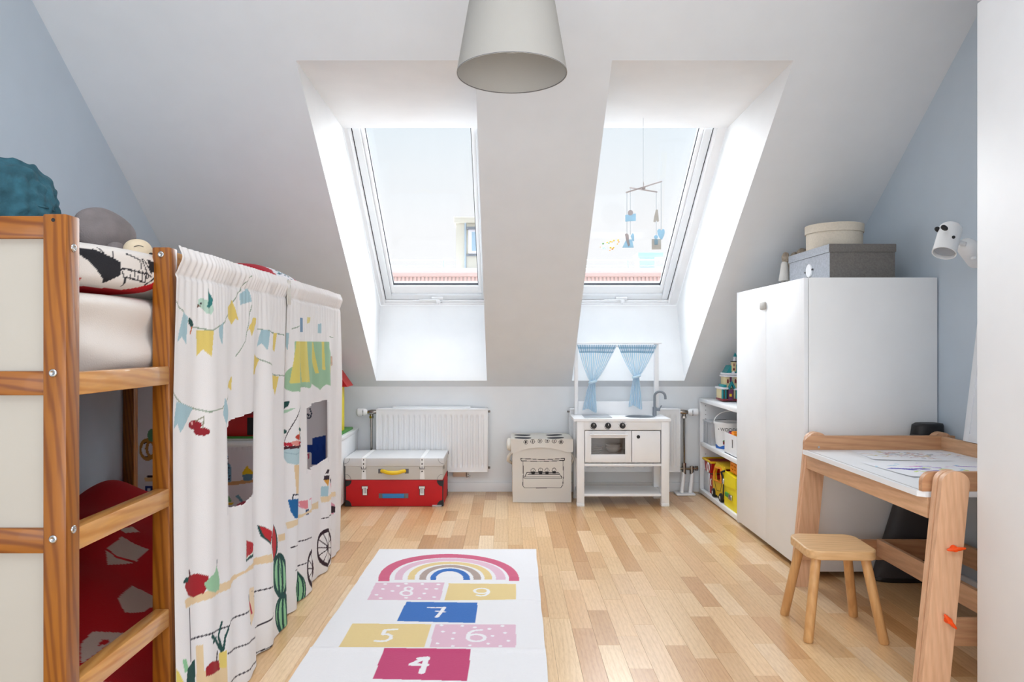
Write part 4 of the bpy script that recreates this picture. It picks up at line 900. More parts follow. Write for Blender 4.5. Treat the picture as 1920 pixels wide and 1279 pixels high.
lid = obj('lid', MB().box(-0.962, -0.372, 4.258, 4.592, 0.238, 0.288, 0.006), 'lid_cloth', t)
mb = MB()
for sx, x in ((1, -0.961), (-1, -0.373)):
    mb.tube([(x + sx * 0.032 * math.sin(a), 4.2575, 0.286 - 0.032 * math.cos(a)) for a in [i * math.pi / 20 for i in range(11)]][::-1], 0.0012, 4)
mb2 = MB()
for sx, x in ((1, -0.956), (-1, -0.379)): mb2.tube([(x + sx * 0.032 * math.sin(a), 4.2655, 0.159 + 0.032 * math.cos(a)) for a in [i * math.pi / 20 for i in range(11)]], 0.0012, 4)
parts('lid_piping', mb, 'handle_grey', t); parts('corner_piping', mb2, 'handle_grey', t)
parts('metal_corner', MB().box(-0.3725, -0.3705, 4.258, 4.275, 0.225, 0.245).box(-0.3725, -0.3705, 4.572, 4.592, 0.262, 0.280), 'black', t)
for cx in (-0.845, -0.500):
    s = obj('strap', MB().box(cx - 0.011, cx + 0.011, 4.256, 4.591, 0.2885, 0.2905, 0.0005).box(cx - 0.011, cx + 0.011, 4.254, 4.2575, 0.228, 0.290, 0.0005).prism([(cx - 0.011, 0.228), (cx + 0.011, 0.228), (cx + 0.014, 0.162), (cx - 0.014, 0.162)], 4.2615, 4.2655, 'Y'), 'strap_white', t)
    mb = MB()
    for z in (0.278, 0.254, 0.210): mb.tube([(cx, 4.2525, z), (cx, 4.2545, z)], 0.004, 10)
    parts('eyelet', mb, 'black', s)
    obj('buckle', MB().tube([(cx - 0.014, 4.253, 0.235), (cx - 0.013, 4.252, 0.224), (cx + 0.013, 4.252, 0.224), (cx + 0.014, 4.253, 0.235)], 0.002, 6).tube([(cx, 4.252, 0.228), (cx, 4.250, 0.240)], 0.0015, 6), 'dark_plastic', s)
h = obj('handle_mount', MB().box(-0.760, -0.737, 4.262, 4.266, 0.196, 0.223, 0.001).box(-0.603, -0.580, 4.262, 4.266, 0.196, 0.223, 0.001), 'handle_grey', t)
obj('grip', MB().tube([(-0.740, 4.258, 0.212), (-0.725, 4.246, 0.212), (-0.70, 4.236, 0.206), (-0.67, 4.232, 0.204), (-0.64, 4.236, 0.206), (-0.615, 4.246, 0.212), (-0.600, 4.258, 0.212)], [0.010, 0.011, 0.0115, 0.012, 0.0115, 0.011, 0.010], 10), 'yellow', h)

# ------------------------------------------------------------------ low white cabinet with toy house
t = thing('cabinet', 'low white cabinet in the back corner beyond the loft bed', 'cabinet', (-1.35, 4.35, 0))
obj('carcass', MB().box(-1.755, -0.968, 4.02, 4.685, 0.02, 0.395, 0.001), 'lacquer', t)
obj('worktop', MB().box(-1.755, -0.963, 4.01, 4.685, 0.396, 0.416, 0.002), 'lacquer', t)
obj('plinth', MB().box(-1.73, -0.985, 4.05, 4.66, 0.0, 0.022), 'lacquer', t)
t = thing('toy_house', 'toy house with red roof, yellow tower and green base on the low cabinet', 'toy', (-1.3, 4.4, 0.417))
obj('base', MB().box(-1.70, -0.985, 4.10, 4.62, 0.417, 0.432, 0.004), 'green', t)
obj('lawn_strip', MB().box(-1.70, -1.03, 4.06, 4.10, 0.417, 0.424, 0.002), 'tow', t)
wl = obj('wall', MB().box(-1.62, -1.10, 4.14, 4.34, 0.432, 0.56, 0.003), 'red', t)
obj('window_opening', MB().box(-1.49, -1.45, 4.135, 4.142, 0.44, 0.54), 'black', wl)
obj('side_roof', MB().prism([(4.11, 0.56), (4.37, 0.56), (4.24, 0.66)], -1.64, -1.08, 'X'), 'dark_red', t)
tw = obj('tower', MB().box(-1.045, -1.005, 4.36, 4.46, 0.432, 0.715, 0.002), 'yellow_bright', t)
mb = MB()
for z0, z1 in ((0.64, 0.69), (0.545, 0.575), (0.44, 0.455)): mb.box(-1.032, -1.014, 4.357, 4.361, z0, z1)
obj('opening', mb, 'black', tw)
obj('tower_roof', MB().prism([(-1.075, 0.705), (-1.025, 0.80), (-0.958, 0.705)], 4.33, 4.50, 'Y'), 'red', t)
obj('roof_pole', MB().tube([(-1.055, 4.325, 0.66), (-1.018, 4.325, 0.80)], 0.005, 8), 'yellow', t)

# ------------------------------------------------------------------ fabric play stove (hamper)
t = thing('fabric_stove', 'off-white fabric play stove box with drawn oven door and burners', 'storage box', (0.215, 4.5, 0))
KP = lambda s: (lambda *q: [((930 + x / 3.554 - CX) / s, EYE - (620 + y / 3.553 - CY) / s) for x, y in q])
K = KP(309.2)
INK2 = (40, 38, 40)
mb = MB().soft((0.2145, 4.517, 0.175), (0.179, 0.138, 0.174), p=12, n=30, amp=0.004, fr=8)
M['hamper'] = mat('hamper', (232, 226, 216), 0.85, bump=0.2, bscale=400)
obj('body', mb, 'hamper', t, True)
def hfront(U, V):
    Z = V; X = U + 0.006 * (U - 0.2145) / 0.18 * (V / 0.35) * 0.0
    Y = 4.3655 + 0.0025 * np.sin(U * 30 + V * 9) + 0.002 * np.sin(V * 40) + 0.004 * (np.abs(U - 0.2145) / 0.18) ** 6
    return X, Y, Z
def hpaint(X, Z):
    p = Print(X, Z, (236, 232, 226)); l = lambda wd, *q: p.stroke(K(*q), wd, INK2)
    l(.004, (165, 852), (230, 855), (300, 860), (380, 856), (456, 851), (456, 864), (380, 868), (300, 872), (168, 867), (165, 852))
    l(.0035, (180, 870), (182, 960), (178, 1030), (188, 1046), (300, 1048), (430, 1046), (444, 1030), (450, 960), (446, 866))
    l(.0035, (206, 945), (415, 945), (438, 975), (436, 986), (190, 986), (190, 977), (206, 945)); l(.003, (190, 976), (438, 974)); l(.003, (212, 958), (420, 958)); l(.0025, (222, 952), (412, 951))
    for cx, cy, r in ((247, 945, 15), (297, 943, 15), (340, 944, 14), (387, 942, 13)):
        p.poly(K((cx - r, cy - 6), (cx + r, cy - 6), (cx + r * .7, cy + 11), (cx - r * .7, cy + 11)), INK2)
        p.stroke(K(*[(cx + r * math.cos(a), cy - 8 - 19 * math.sin(a)) for a in [i * math.pi / 12 for i in range(13)]]), .0028, INK2); l(.002, (cx, cy - 22), (cx + 1, cy - 6))
    return p
sheet('front_panel', 0.0365, 0.3925, 0.002, 0.345, 0.0024, hfront, hpaint, 'print_cloth', t)
def flapf(U, V):   # V 0 bottom .. 1 top, wavy lower edge
    bot = 0.328 + 0.010 * np.cos((U - 0.2) * 17) + 0.016 * np.exp(-((U - 0.045) / 0.05) ** 2) * -1 - 0.010 * np.exp(-((U - 0.37) / 0.04) ** 2)
    Z = bot + (0.386 + 0.002 * np.sin(U * 40) - bot) * V
    Y = 4.352 + 0.006 * np.sin(U * 26) * (1 - V) + 0.004 * V
    return U, Y, Z
def flappaint(U, V):
    X, _, Z = flapf(U, V); p = Print(X, Z, (237, 233, 227))
    for i, cx in enumerate((198, 244, 292, 340, 387, 432)):
        c = K((cx, 741 - (0, 4, 7, 8, 6, 1)[i]))[0]; p.ell(c, 0.0135, 0.0135, INK2, 0, 0.80); p.ell(c, 0.0035 + (0.002 if i in (0, 5) else 0), 0.009, INK2)
    return p
def flap_sheet():
    sc = 0.066
    return sheet('lid_flap', 0.026, 0.402, 0, sc, 0.0024, lambda U, V: flapf(U, V / sc), lambda U, V: flappaint(U, V / sc), 'print_cloth', t)
flap_sheet()
def toppaint(X, Y):
    p = Print(X, Y, (236, 233, 226))
    for cx, cy in ((0.10, 4.56), (0.30, 4.56), (0.10, 4.42), (0.30, 4.42)): p.ell((cx, cy), 0.052, 0.045, INK2); p.ell((cx, cy), 0.046, 0.039, (70, 70, 76))
    return p
sheet('lid_top', 0.026, 0.402, 4.354, 4.655, 0.003, lambda U, V: (U, V, 0.387 + 0.002 * np.sin(U * 40) - 0.004 * ((U - .21) / .19) ** 4), toppaint, 'print_cloth', t)
mb = MB().box(0.028, 0.40, 4.36, 4.65, 0.352, 0.382, 0.008)
obj('lid_core', mb, 'hamper', t)
obj('side_handle', MB().tube([(0.032, 4.42, 0.30), (0.012, 4.44, 0.27), (0.010, 4.47, 0.24), (0.034, 4.50, 0.22)], 0.010, 8).soft((0.018, 4.47, 0.34), (0.02, 0.10, 0.035), p=2.5, n=10, amp=0.006, fr=20), 'hamper', t, True)
obj('side_loop', MB().tube([(0.396, 4.42, 0.29), (0.41, 4.43, 0.26), (0.396, 4.44, 0.22)], 0.007, 8), 'hamper', t, True)

# ------------------------------------------------------------------ toy kitchen
t = thing('toy_kitchen', 'white wooden toy kitchen with oven, sink and a curtain frame', 'toy kitchen', (0.69, 4.4, 0))
kx0, kx1, ky0, ky1 = 0.417, 0.963, 4.263, 4.53; s = 316.7
def leg(x, y, hh=0.504, w=0.043):
    L = obj('leg', MB().box(x, x + w, y, y + w, 0.018, hh, 0.002), 'lacquer', t)
    obj('foot', MB().box(x - 0.001, x + w + 0.001, y - 0.001, y + w + 0.001, 0.0, 0.018, 0.002), 'lacquer', L); return L
leg(kx0, ky0); leg(kx1 - 0.046, ky0, w=0.046); leg(kx0, ky1 - 0.043); leg(kx1 - 0.046, ky1 - 0.046, w=0.046)
# worktop with a round hole for the sink
sx_, sy_, sr = 0.815, 4.395, 0.088
mb = MB(); n = 40; circ = [(sx_ + sr * math.cos(2 * math.pi * i / n), sy_ + sr * 0.92 * math.sin(2 * math.pi * i / n)) for i in range(n)]
X0, X1, Y0, Y1 = 0.397, 0.972, 4.256, 4.535
def onrect(a):
    c, s_ = math.cos(a), math.sin(a); k = min(((X1 if c > 0 else X0) - sx_) / c if abs(c) > 1e-6 else 9, ((Y1 if s_ > 0 else Y0) - sy_) / s_ if abs(s_) > 1e-6 else 9); return (sx_ + c * k, sy_ + s_ * k)
angs = sorted(set([2 * math.pi * i / n for i in range(n)] + [math.atan2(Y - sy_, X - sx_) % (2 * math.pi) for X in (X0, X1) for Y in (Y0, Y1)]))
ci = [(sx_ + sr * math.cos(a), sy_ + sr * 0.92 * math.sin(a)) for a in angs]; ro = [onrect(a) for a in angs]; m_ = len(angs)
for z, fl_ in ((0.520, 0), (0.505, 1)):
    mb.add([(x, y, z) for x, y in ci] + [(x, y, z) for x, y in ro], [((i), (i + 1) % m_, (i + 1) % m_ + m_, i + m_) for i in range(m_)])
mb.add([(x, y, z) for z in (0.505, 0.520) for x, y in ro], [(i, (i + 1) % m_, (i + 1) % m_ + m_, i + m_) for i in range(m_)])
obj('worktop', mb, 'lacquer', t)
mb = MB().lathe([(sr + 0.004, 0.5215), (sr - 0.004, 0.5225), (sr - 0.008, 0.515), (sr - 0.016, 0.485), (sr - 0.03, 0.478), (0, 0.477)], (sx_, sy_, 0), 40, sy=0.92)
obj('sink', mb, 'grey_metal', t, True)
obj('hob', MB().box(0.468, 0.632, 4.31, 4.50, 0.5202, 0.5235, 0.001), 'hob', t)
obj('backsplash', MB().box(0.4475, 0.9245, 4.507, 4.52, 0.515, 0.603, 0.002), 'lacquer', t)
obj('frame_post', MB().box(0.425, 0.447, 4.505, 4.53, 0.52, 0.968, 0.002), 'lacquer', t)
obj('frame_post', MB().box(0.925, 0.952, 4.505, 4.53, 0.52, 0.968, 0.002), 'lacquer', t)
obj('frame_top', MB().box(0.416, 0.968, 4.490, 4.535, 0.964, 0.974, 0.002), 'lacquer', t)
obj('curtain_rod', MB().tube([(0.445, 4.515, 0.946), (0.927, 4.515, 0.946)], 0.004, 8), 'lacquer', t)
obj('fascia', MB().box(kx0 + 0.043, kx1 - 0.046, 4.270, 4.282, 0.452, 0.5045, 0.001), 'lacquer', t)
for i, px in enumerate((1113.0, 1140.0, 1167.0)):
    cx, _, cz = at(px, 798, 4.27)
    kb = obj('knob', MB().lathe([(0, 0.020), (0.013, 0.020), (0.0165, 0.017), (0.0175, 0.0), (0, 0)], n=28, mtx=Matrix.Translation((cx, 4.27, cz)) @ Matrix.Rotation(R(90), 4, 'X')), 'dark_plastic', t, 30)
    obj('pointer', MB().box(cx - 0.0012, cx + 0.0012, 4.2485, 4.2502, cz + 0.002, cz + 0.012), 'strap_white', kb)
    mb = MB()
    rg = [0.6, 1.0, 1.4, 1.8, 2.2, 2.6] if i == 2 else None
    if rg is None: mb.tube([(cx + 0.022 * math.cos(a), 4.2695, cz + 0.022 * math.sin(a)) for a in [math.pi * (1.0 + 0.07 * k) for k in range(10)]], [0.0006 + 0.00018 * k for k in range(10)], 4)
    else:
        for k in range(7): a = math.pi * (k / 6 * 1.3 - 0.15); mb.tube([(cx + 0.023 * math.cos(a), 4.2700, cz + 0.023 * math.sin(a)), (cx + 0.023 * math.cos(a), 4.2685, cz + 0.023 * math.sin(a))], 0.0014, 6)
    obj('dial_mark', mb, 'dark_plastic', kb)
obj('cabinet_box', MB().box(kx0 + 0.045, kx1 - 0.048, 4.31, 4.505, 0.252, 0.262).box(kx0 + 0.045, kx0 + 0.053, 4.30, 4.505, 0.262, 0.452).box(kx1 - 0.056, kx1 - 0.048, 4.30, 4.505, 0.262, 0.452)
    .box(kx0 + 0.045, kx1 - 0.048, 4.498, 4.505, 0.262, 0.504).box(0.738, 0.746, 4.30, 4.50, 0.262, 0.452), 'board_white', t)
obj('oven_shelf', MB().box(kx0 + 0.053, 0.738, 4.29, 4.498, 0.299, 0.306), 'board_white', t)
dx0, dx1, dz0, dz1 = 0.4645, 0.7395, 0.261, 0.4475; wx0, wx1, wz0, wz1 = 0.502, 0.703, 0.308, 0.405
dr = obj('oven_door', MB().box(dx0, wx0, 4.270, 4.284, dz0, dz1, 0.002).box(wx1, dx1, 4.270, 4.284, dz0, dz1, 0.002).box(wx0 - .001, wx1 + .001, 4.270, 4.284, dz0, wz0, 0.002).box(wx0 - .001, wx1 + .001, 4.270, 4.284, wz1, dz1, 0.002), 'lacquer', t)
obj('door_glass', MB().box(wx0, wx1, 4.280, 4.282, wz0, wz1), 'oven_glass', dr)
mb = MB(); mb.tube([(wx0, 4.2765, wz0), (wx1, 4.2765, wz0), (wx1, 4.2765, wz1), (wx0, 4.2765, wz1), (wx0, 4.2765, wz0)], 0.0012, 4); obj('window_seal', mb, 'handle_grey', dr)
obj('door_handle', MB().tube([(0.492, 4.250, 0.427), (0.716, 4.250, 0.427)], 0.005, 10).tube([(0.505, 4.250, 0.427), (0.505, 4.272, 0.427)], 0.004, 8).tube([(0.703, 4.250, 0.427), (0.703, 4.272, 0.427)], 0.004, 8), 'lacquer', dr)
d2 = obj('cupboard_door', MB().box(0.743, 0.912, 4.270, 4.284, dz0, dz1, 0.002), 'lacquer', t)
obj('door_knob', MB().lathe([(0, 0.008), (0.009, 0.008), (0.0105, 0.0), (0, 0)], n=20, mtx=Matrix.Translation((0.781, 4.270, 0.412)) @ Matrix.Rotation(R(90), 4, 'X')), 'black', d2, 30)
obj('lower_rail', MB().box(kx0 + 0.043, kx1 - 0.046, 4.268, 4.285, 0.238, 0.252, 0.001), 'lacquer', t)
obj('back_rail', MB().box(kx0 + 0.043, kx1 - 0.046, 4.50, 4.515, 0.195, 0.215, 0.001), 'lacquer', t)
parts('side_rail', MB().box(kx0 + 0.012, kx0 + 0.03, 4.306, 4.487, 0.055, 0.075, 0.001).box(kx1 - 0.03, kx1 - 0.012, 4.306, 4.485, 0.055, 0.075, 0.001), 'lacquer', t)
obj('shelf', MB().box(kx0 + 0.043, kx1 - 0.046, 4.275, 4.52, 0.058, 0.073, 0.001).box(kx0 + 0.02, kx1 - 0.02, 4.307, 4.486, 0.0605, 0.0725), 'lacquer', t)
parts('side_panel', MB().box(kx0 + 0.012, kx0 + 0.03, 4.306, 4.487, 0.26, 0.504).box(kx1 - 0.03, kx1 - 0.012, 4.306, 4.485, 0.26, 0.504), 'lacquer', t)
fc = obj('faucet', MB().tube([(0.912, 4.44, 0.52), (0.912, 4.44, 0.575)], 0.0125, 16).tube([(0.912, 4.44, 0.575)] + [(0.912 + 0.0 + 0.0305 * (1 - math.cos(a)), 4.44 - 0.012 * (1 - math.cos(a)), 0.640 + 0.030 * math.sin(a)) for a in [i * math.pi / 12 for i in range(13)]] + [(0.974, 4.416, 0.624)], 0.0078, 12), 'grey_metal', t, 40)
obj('tap_lever', MB().tube([(0.920, 4.44, 0.560), (0.945, 4.44, 0.560)], 0.011, 12).tube([(0.940, 4.43, 0.562), (0.952, 4.425, 0.585)], 0.004, 8), 'grey_metal', fc, 40)

# gathered blue and white toy curtains
def toycurtain(xl, xr, tx, tz, bx0, bx1, zb, label):
    zt = 0.958
    def fn(U, V):   # U 0..1 across, V 0 bottom ..1 top
        Z = zb + (zt - zb) * V + 0.012 * np.sin(U * 5) * (1 - V)
        h = np.clip((Z - tz) / (zt - tz), 0, 1); l = np.clip((tz - Z) / (tz - zb), 0, 1)
        up = h ** 0.78; tw = 0.016
        xa = np.where(Z > tz, (tx - tw) + (xl - tx + tw) * up, (tx - tw) + (bx0 - tx + tw) * l ** 0.7); xb = np.where(Z > tz, (tx + tw) + (xr - tx - tw) * up, (tx + tw) + (bx1 - tx - tw) * l ** 0.7)
        X = xa + (xb - xa) * U
        amp = 0.004 + 0.009 * (1 - np.abs(h - 0.0)) * (Z > tz) + 0.010 * (Z <= tz)
        Y = 4.487 + amp * 0.7 * np.sin(U * 26) * np.clip(1.3 - h, 0.3, 1) + 0.002 * np.sin(U * 80) * h - 0.004
        return X, Y, Z
    def pt(U, V):
        p = Print(U, V, (244, 248, 250)); BLU = (184, 222, 244); Z = zb + (zt - zb) * V
        ph = (U * 15) % 1.0; p.c[(ph < 0.46)] = lin(BLU); p.c[(ph >= 0.46) & (ph < 0.50)] = lin((190, 220, 238))
        hd = Z > 0.906; row = ((Z - 0.906) * 75).astype(int) % 2 == 0; col = ((U * 17) % 1.0) < 0.5
        p.c[hd] = lin((222, 232, 240)); p.c[hd & row & col] = lin((130, 170, 196)); p.c[hd & (row ^ col)] = lin((160, 190, 212))
        return p
    c = sheet('toy_curtain', 0, 1, 0, 1, 0.0085, fn, pt, 'toy_cloth')
    tag(c, label, 'curtain', 'toy kitchen curtains')
    tb = MB().tube([(tx + 0.020 * math.cos(a), 4.483 + 0.018 * math.sin(a), tz + 0.006 * math.cos(a)) for a in [i * math.pi / 10 for i in range(21)]], 0.0085, 8)
    obj('tie_back', tb, 'tie_cloth', c, True)
M['tie_cloth'] = mat('tie_cloth', (196, 222, 238), 0.8)
z_ = lambda py: EYE - (py - CY) / 300.6
x_ = lambda px: (px - CX) / 300.6
toycurtain(x_(1082), x_(1156.5), x_(1111), z_(716), x_(1092), x_(1119), z_(770), 'left blue and white striped curtain tied back on the toy kitchen')
toycurtain(x_(1157.5), x_(1232), x_(1193), z_(706), x_(1178), x_(1204), z_(764), 'right blue and white striped curtain tied back by the toy tap')
# crockery inside the oven, on its floor
cn = []
for k in range(4):
    p = obj('plate', MB().lathe([(0, 0), (0.030, 0), (0.040, 0.006), (0.0425, 0.009), (0.0405, 0.0095), (0.030, 0.003), (0, 0.003)], (0.542, 4.36, 0.3065 + k * 0.009), 28), 'china', None, True)
    tag(p, 'small white toy plate in the stack inside the oven', 'plate', 'toy plates stacked in the oven')
for k, r in enumerate((0.052, 0.048)):
    p = obj('bowl', MB().lathe([(0, 0), (0.022, 0), (r * .8, 0.014), (r, 0.036), (r - 0.003, 0.036), (r * .78, 0.017), (0.02, 0.004), (0, 0.004)], (0.648, 4.37, 0.3065 + k * 0.014), 28), 'china', None, True)
    tag(p, ('lower' if k == 0 else 'upper') + ' white toy bowl right of the plates in the oven', 'bowl', 'toy bowls in the oven')

# ------------------------------------------------------------------ mobile in the right window
t = thing('hanging_mobile', 'wooden baby mobile with pale blue shapes hanging before the right skylight', 'mobile', (0.68, 3.6, 2.09))
D = 3.6
c0 = at(1206, 352, D)
obj('hang_string', MB().tube([(c0[0], D, 2.093), (c0[0], D, c0[2])], 0.0007, 5), 'string', t)
obj('hook', MB().tube([at(1206, 341, D), at(1207, 345, D), at(1206, 352, D)], 0.0016, 6).box(c0[0] - 0.008, c0[0] + 0.010, D - 0.008, D + 0.008, c0[2] - 0.006, c0[2] + 0.003, 0.001), 'pale_wood', t)
a, b = at(1174, 361, D - 0.08), at(1241, 340, D + 0.08); obj('cross_bar', MB().tube([a, b], 0.0035, 6), 'pale_wood', t)
a, b = at(1181, 352, D + 0.08), at(1232, 360, D - 0.08); obj('cross_bar', MB().tube([a, b], 0.0035, 6), 'pale_wood', t)
strs = [((1175.5, 361), (1175.5, 440)), ((1182, 353), (1182, 440)), ((1230.5, 360), (1230.5, 442)), ((1239.5, 341), (1239.5, 431))]
for (p, q) in strs: obj('string', MB().tube([at(p[0], p[1], D), at(q[0], q[1], D)], 0.0009, 5), 'string', t)
def flat(pts, m, d=D, nm='pendant', par=t, th=0.004):
    w3 = [at(x, y, d) for x, y in pts]
    return obj(nm, MB().prism([(p[0], p[2]) for p in w3], d - th / 2, d + th / 2, 'Y'), m, par)
circ = lambda cx, cy, r, n=14: [(cx + r * math.cos(2 * math.pi * i / n), cy + r * math.sin(2 * math.pi * i / n)) for i in range(n)]
Z7 = lambda *q: [(1080 + x / 4.568, 320 + y / 4.568) for x, y in q]
g = flat(Z7((423, 380), (512, 368), (512, 430), (423, 437)), 'light_blue'); flat(circ(1182, 399, 5), 'pale_wood', D - 0.005, 'disc', g)
g = flat(Z7((430, 590), (480, 590), (494, 660), (397, 660)), 'light_blue', D + 0.004); flat(Z7((420, 545), (435, 536), (450, 550), (455, 600), (462, 640), (448, 650), (430, 600)), 'pale_wood', D - 0.004, 'wing', g)
flat(Z7((468, 560), (485, 535), (496, 550), (497, 605), (484, 600)), 'light_blue', D + 0.012, 'wing', g)
flat(Z7((683, 335), (700, 335), (710, 430), (700, 442), (690, 425), (680, 442), (663, 438), (668, 400)), 'tow')
g = flat(Z7((648, 586), (728, 584), (728, 674), (648, 676)), 'tow', D + 0.004); b_ = flat(Z7((672, 590), (700, 588), (700, 632), (672, 634)), 'light_blue', D - 0.002, 'figure', g); flat(circ(1230, 444.5, 3.6), 'light_blue', D - 0.008, 'head', g)
flat(Z7((730, 515), (742, 500), (756, 505), (760, 530), (752, 560), (735, 592), (715, 575), (700, 545), (696, 515), (708, 500), (722, 502)), 'light_blue', D - 0.02)
t = thing('window_sticker', 'small yellow flower and bird stickers on the right skylight glass', 'sticker', (0.645, 4.45, 1.55))
def glass_pt(px, py, off=0.0):
    k = (CY - py) / F; d = 4.052 / (0.773 + k); n = Vector((0, -0.6116, -0.7912))
    return Vector(((px - CX) * d / F, d, EYE + d * k))
mb = {'yellow': MB(), 'orange': MB(), 'light_blue': MB(), 'green': MB()}
for x, y, r, c in ((235, 655, 9, 'green'), (270, 645, 8, 'yellow'), (285, 650, 7, 'green'), (298, 638, 9, 'yellow'), (312, 640, 7, 'yellow'), (328, 628, 9, 'yellow'), (365, 625, 9, 'yellow'), (370, 640, 8, 'orange'), (358, 658, 7, 'yellow'), (240, 692, 10, 'light_blue'), (255, 697, 6, 'light_blue'), (212, 684, 5, 'orange'), (300, 690, 10, 'yellow'), (315, 700, 10, 'orange'), (325, 690, 9, 'yellow'), (294, 712, 6, 'orange')):
    px, py = Z7((x, y))[0]; p = glass_pt(px, py)
    U_ = Vector((0, -0.7912, 0.6116)); rr_ = r / 4.568 / F * p.y; N_ = Vector((0, -0.6116, -0.7912))
    vs = [p - N_ * 0.030 + Vector((1, 0, 0)) * rr_ * (1.2 if i % 2 else 0.6) * math.cos(i * .6283) + U_ * rr_ * (1.3 if i % 2 else 0.7) * math.sin(i * .6283) for i in range(10)]
    mb[c].add([v + N_ * 0.0006 for v in vs] + [v - N_ * 0.0006 for v in vs], [tuple(range(10)), tuple(range(10, 20))] + [(i, (i + 1) % 10, (i + 1) % 10 + 10, i + 10) for i in range(10)])
for k, v in mb.items(): parts('flower_petals' if k != 'light_blue' else 'bird', v, k, t)

# ------------------------------------------------------------------ open bookcase
t = thing('bookcase', 'low white open bookcase between the radiator pipes and the wardrobe', 'bookcase', (1.5, 4.25, 0))
bx0, bx1, by0, by1 = 1.243, 1.768, 3.862, 4.648
sp_ = obj('side_panel', MB().box(bx0, bx1, by1 - 0.022, by1, 0.004, 0.592, 0.001), 'lacquer', t)
mb = MB()
for z in [0.06 + 0.028 * i for i in range(8)] + [0.37 + 0.028 * i for i in range(8)]: mb.tube([(bx0 + 0.035, by1 - 0.0235, z), (bx0 + 0.035, by1 - 0.0218, z)], 0.0028, 8)
ph = obj('pin_holes', mb, 'handle_grey', sp_); ph['kind'] = 'stuff'
obj('side_panel', MB().box(bx0, bx1, by0, by0 + 0.022, 0.004, 0.592, 0.001), 'lacquer', t)
obj('top_board', MB().box(bx0 - 0.001, bx1, by0, by1 + 0.001, 0.592, 0.616, 0.001), 'lacquer', t)
obj('shelf', MB().box(bx0 + 0.002, bx1 - 0.006, by0 + 0.022, by1 - 0.022, 0.311, 0.335, 0.001), 'lacquer', t)
obj('bottom_board', MB().box(bx0, bx1 - 0.006, by0 + 0.022, by1 - 0.022, 0.008, 0.034, 0.001), 'lacquer', t)
obj('back_panel', MB().box(bx1 - 0.006, bx1, by0 + 0.022, by1 - 0.022, 0.01, 0.592), 'lacquer', t)
mb = MB()
for x in (bx0 + 0.03, bx1 - 0.03):
    for y in (by0 + 0.03, by1 - 0.03): mb.tube([(x, y, 0), (x, y, 0.008)], 0.012, 10)
parts('foot', mb, 'lacquer', t)
S0 = 0.3355; B0 = 0.0345
def clear_box(x0, x1, y0, y1, z0, h, label, cols, sd):
    t = thing('clear_box', label, 'storage box', ((x0 + x1) / 2, (y0 + y1) / 2, z0), group='clear plastic boxes on the shelf')
    w = 0.002; mb = MB().box(x0, x1, y0, y0 + w, z0, z0 + h).box(x0, x1, y1 - w, y1, z0, z0 + h).box(x0, x0 + w, y0 + w, y1 - w, z0, z0 + h).box(x1 - w, x1, y0 + w, y1 - w, z0, z0 + h).box(x0, x1, y0, y1, z0, z0 + w)
    obj('tub', mb, 'clear_plastic', t); obj('lid', MB().box(x0 - 0.005, x1 + 0.005, y0 - 0.004, y1 + 0.004, z0 + h, z0 + h + 0.01, 0.003), 'clear_plastic', t)
    r = random.Random(sd); mbs = {c: MB() for c in cols}
    for i in range(70):
        c = r.choice(cols); s_ = r.uniform(0.006, 0.013); x = r.uniform(x0 + .016, x1 - .016); y = r.uniform(y0 + .016, y1 - .016); z = z0 + 0.016 + r.random() * h * 0.66
        mbs[c].soft((x, y, z), (s_, s_, s_ * r.uniform(.5, 1)), p=3, n=3)
    for c, m in mbs.items():
        if m.v: q = obj('bead_fill', m, c, t, True); q['kind'] = 'stuff'
clear_box(1.262, 1.40, 4.535, 4.615, S0, 0.135, 'clear plastic box of beads nearest the bookcase end panel', ['orange', 'tow', 'light_blue', 'cream', 'strap_white'], 1)
clear_box(1.262, 1.40, 4.445, 4.520, S0, 0.135, 'clear plastic box of purple and pink beads beside the white bucket', ['purple', 'red', 'tow', 'strap_white', 'orange'], 2)
t = thing('white_bucket', 'white bucket of wooden toys with handle and black lettering on upper shelf', 'bucket', (1.345, 4.345, S0))
bc = (1.346, 4.338); r0, r1 = 0.082, 0.092; bh = 0.152
def BK(a, z, off=0.0008): r = r0 + (r1 - r0) * (z - S0) / bh + off; return (bc[0] + r * math.cos(a), bc[1] + r * math.sin(a), z)
obj('tub', MB().lathe([(0, S0), (r0, S0), (r1, S0 + bh), (r1 - 0.003, S0 + bh), (r0 - 0.003, S0 + 0.003), (0, S0 + 0.003)], (*bc, 0), 48), 'strap_white', t, 40)
obj('lid', MB().lathe([(0, S0 + bh - 0.004), (r1 - 0.004, S0 + bh - 0.004), (r1 + 0.003, S0 + bh - 0.006), (r1 + 0.003, S0 + bh + 0.006), (r1 - 0.004, S0 + bh + 0.007), (r1 - 0.010, S0 + bh), (0, S0 + bh)], (*bc, 0), 48), 'strap_white', t, 40)
A0 = math.atan2(-bc[1], -bc[0] + 0.0)            # towards the room's middle
mb = MB(); vs = []; fs = []
for k in range(30):
    a = A0 - 1.5 + k * 3.0 / 29; vs += [BK(a, S0 + 0.002), BK(a, S0 + 0.020 + 0.006 * math.sin(k * 0.7))]
fs = [(2 * k, 2 * k + 2, 2 * k + 3, 2 * k + 1) for k in range(29)]; obj('blue_band', MB().add(vs, fs), 'blue', t, True)
def bent(u, v): return BK(A0 + u / 0.09, v, 0.0012)
mb = MB()
for u0, u1, z0, z1 in ((-0.044, -0.028, 0.365, 0.384), (-0.004, 0.003, 0.362, 0.40)):
    mb.add([bent(u0, z0), bent(u1, z0), bent(u1, z1), bent(u0, z1)], [(0, 1, 2, 3)])
obj('printed_house', mb, 'dark_red', t)
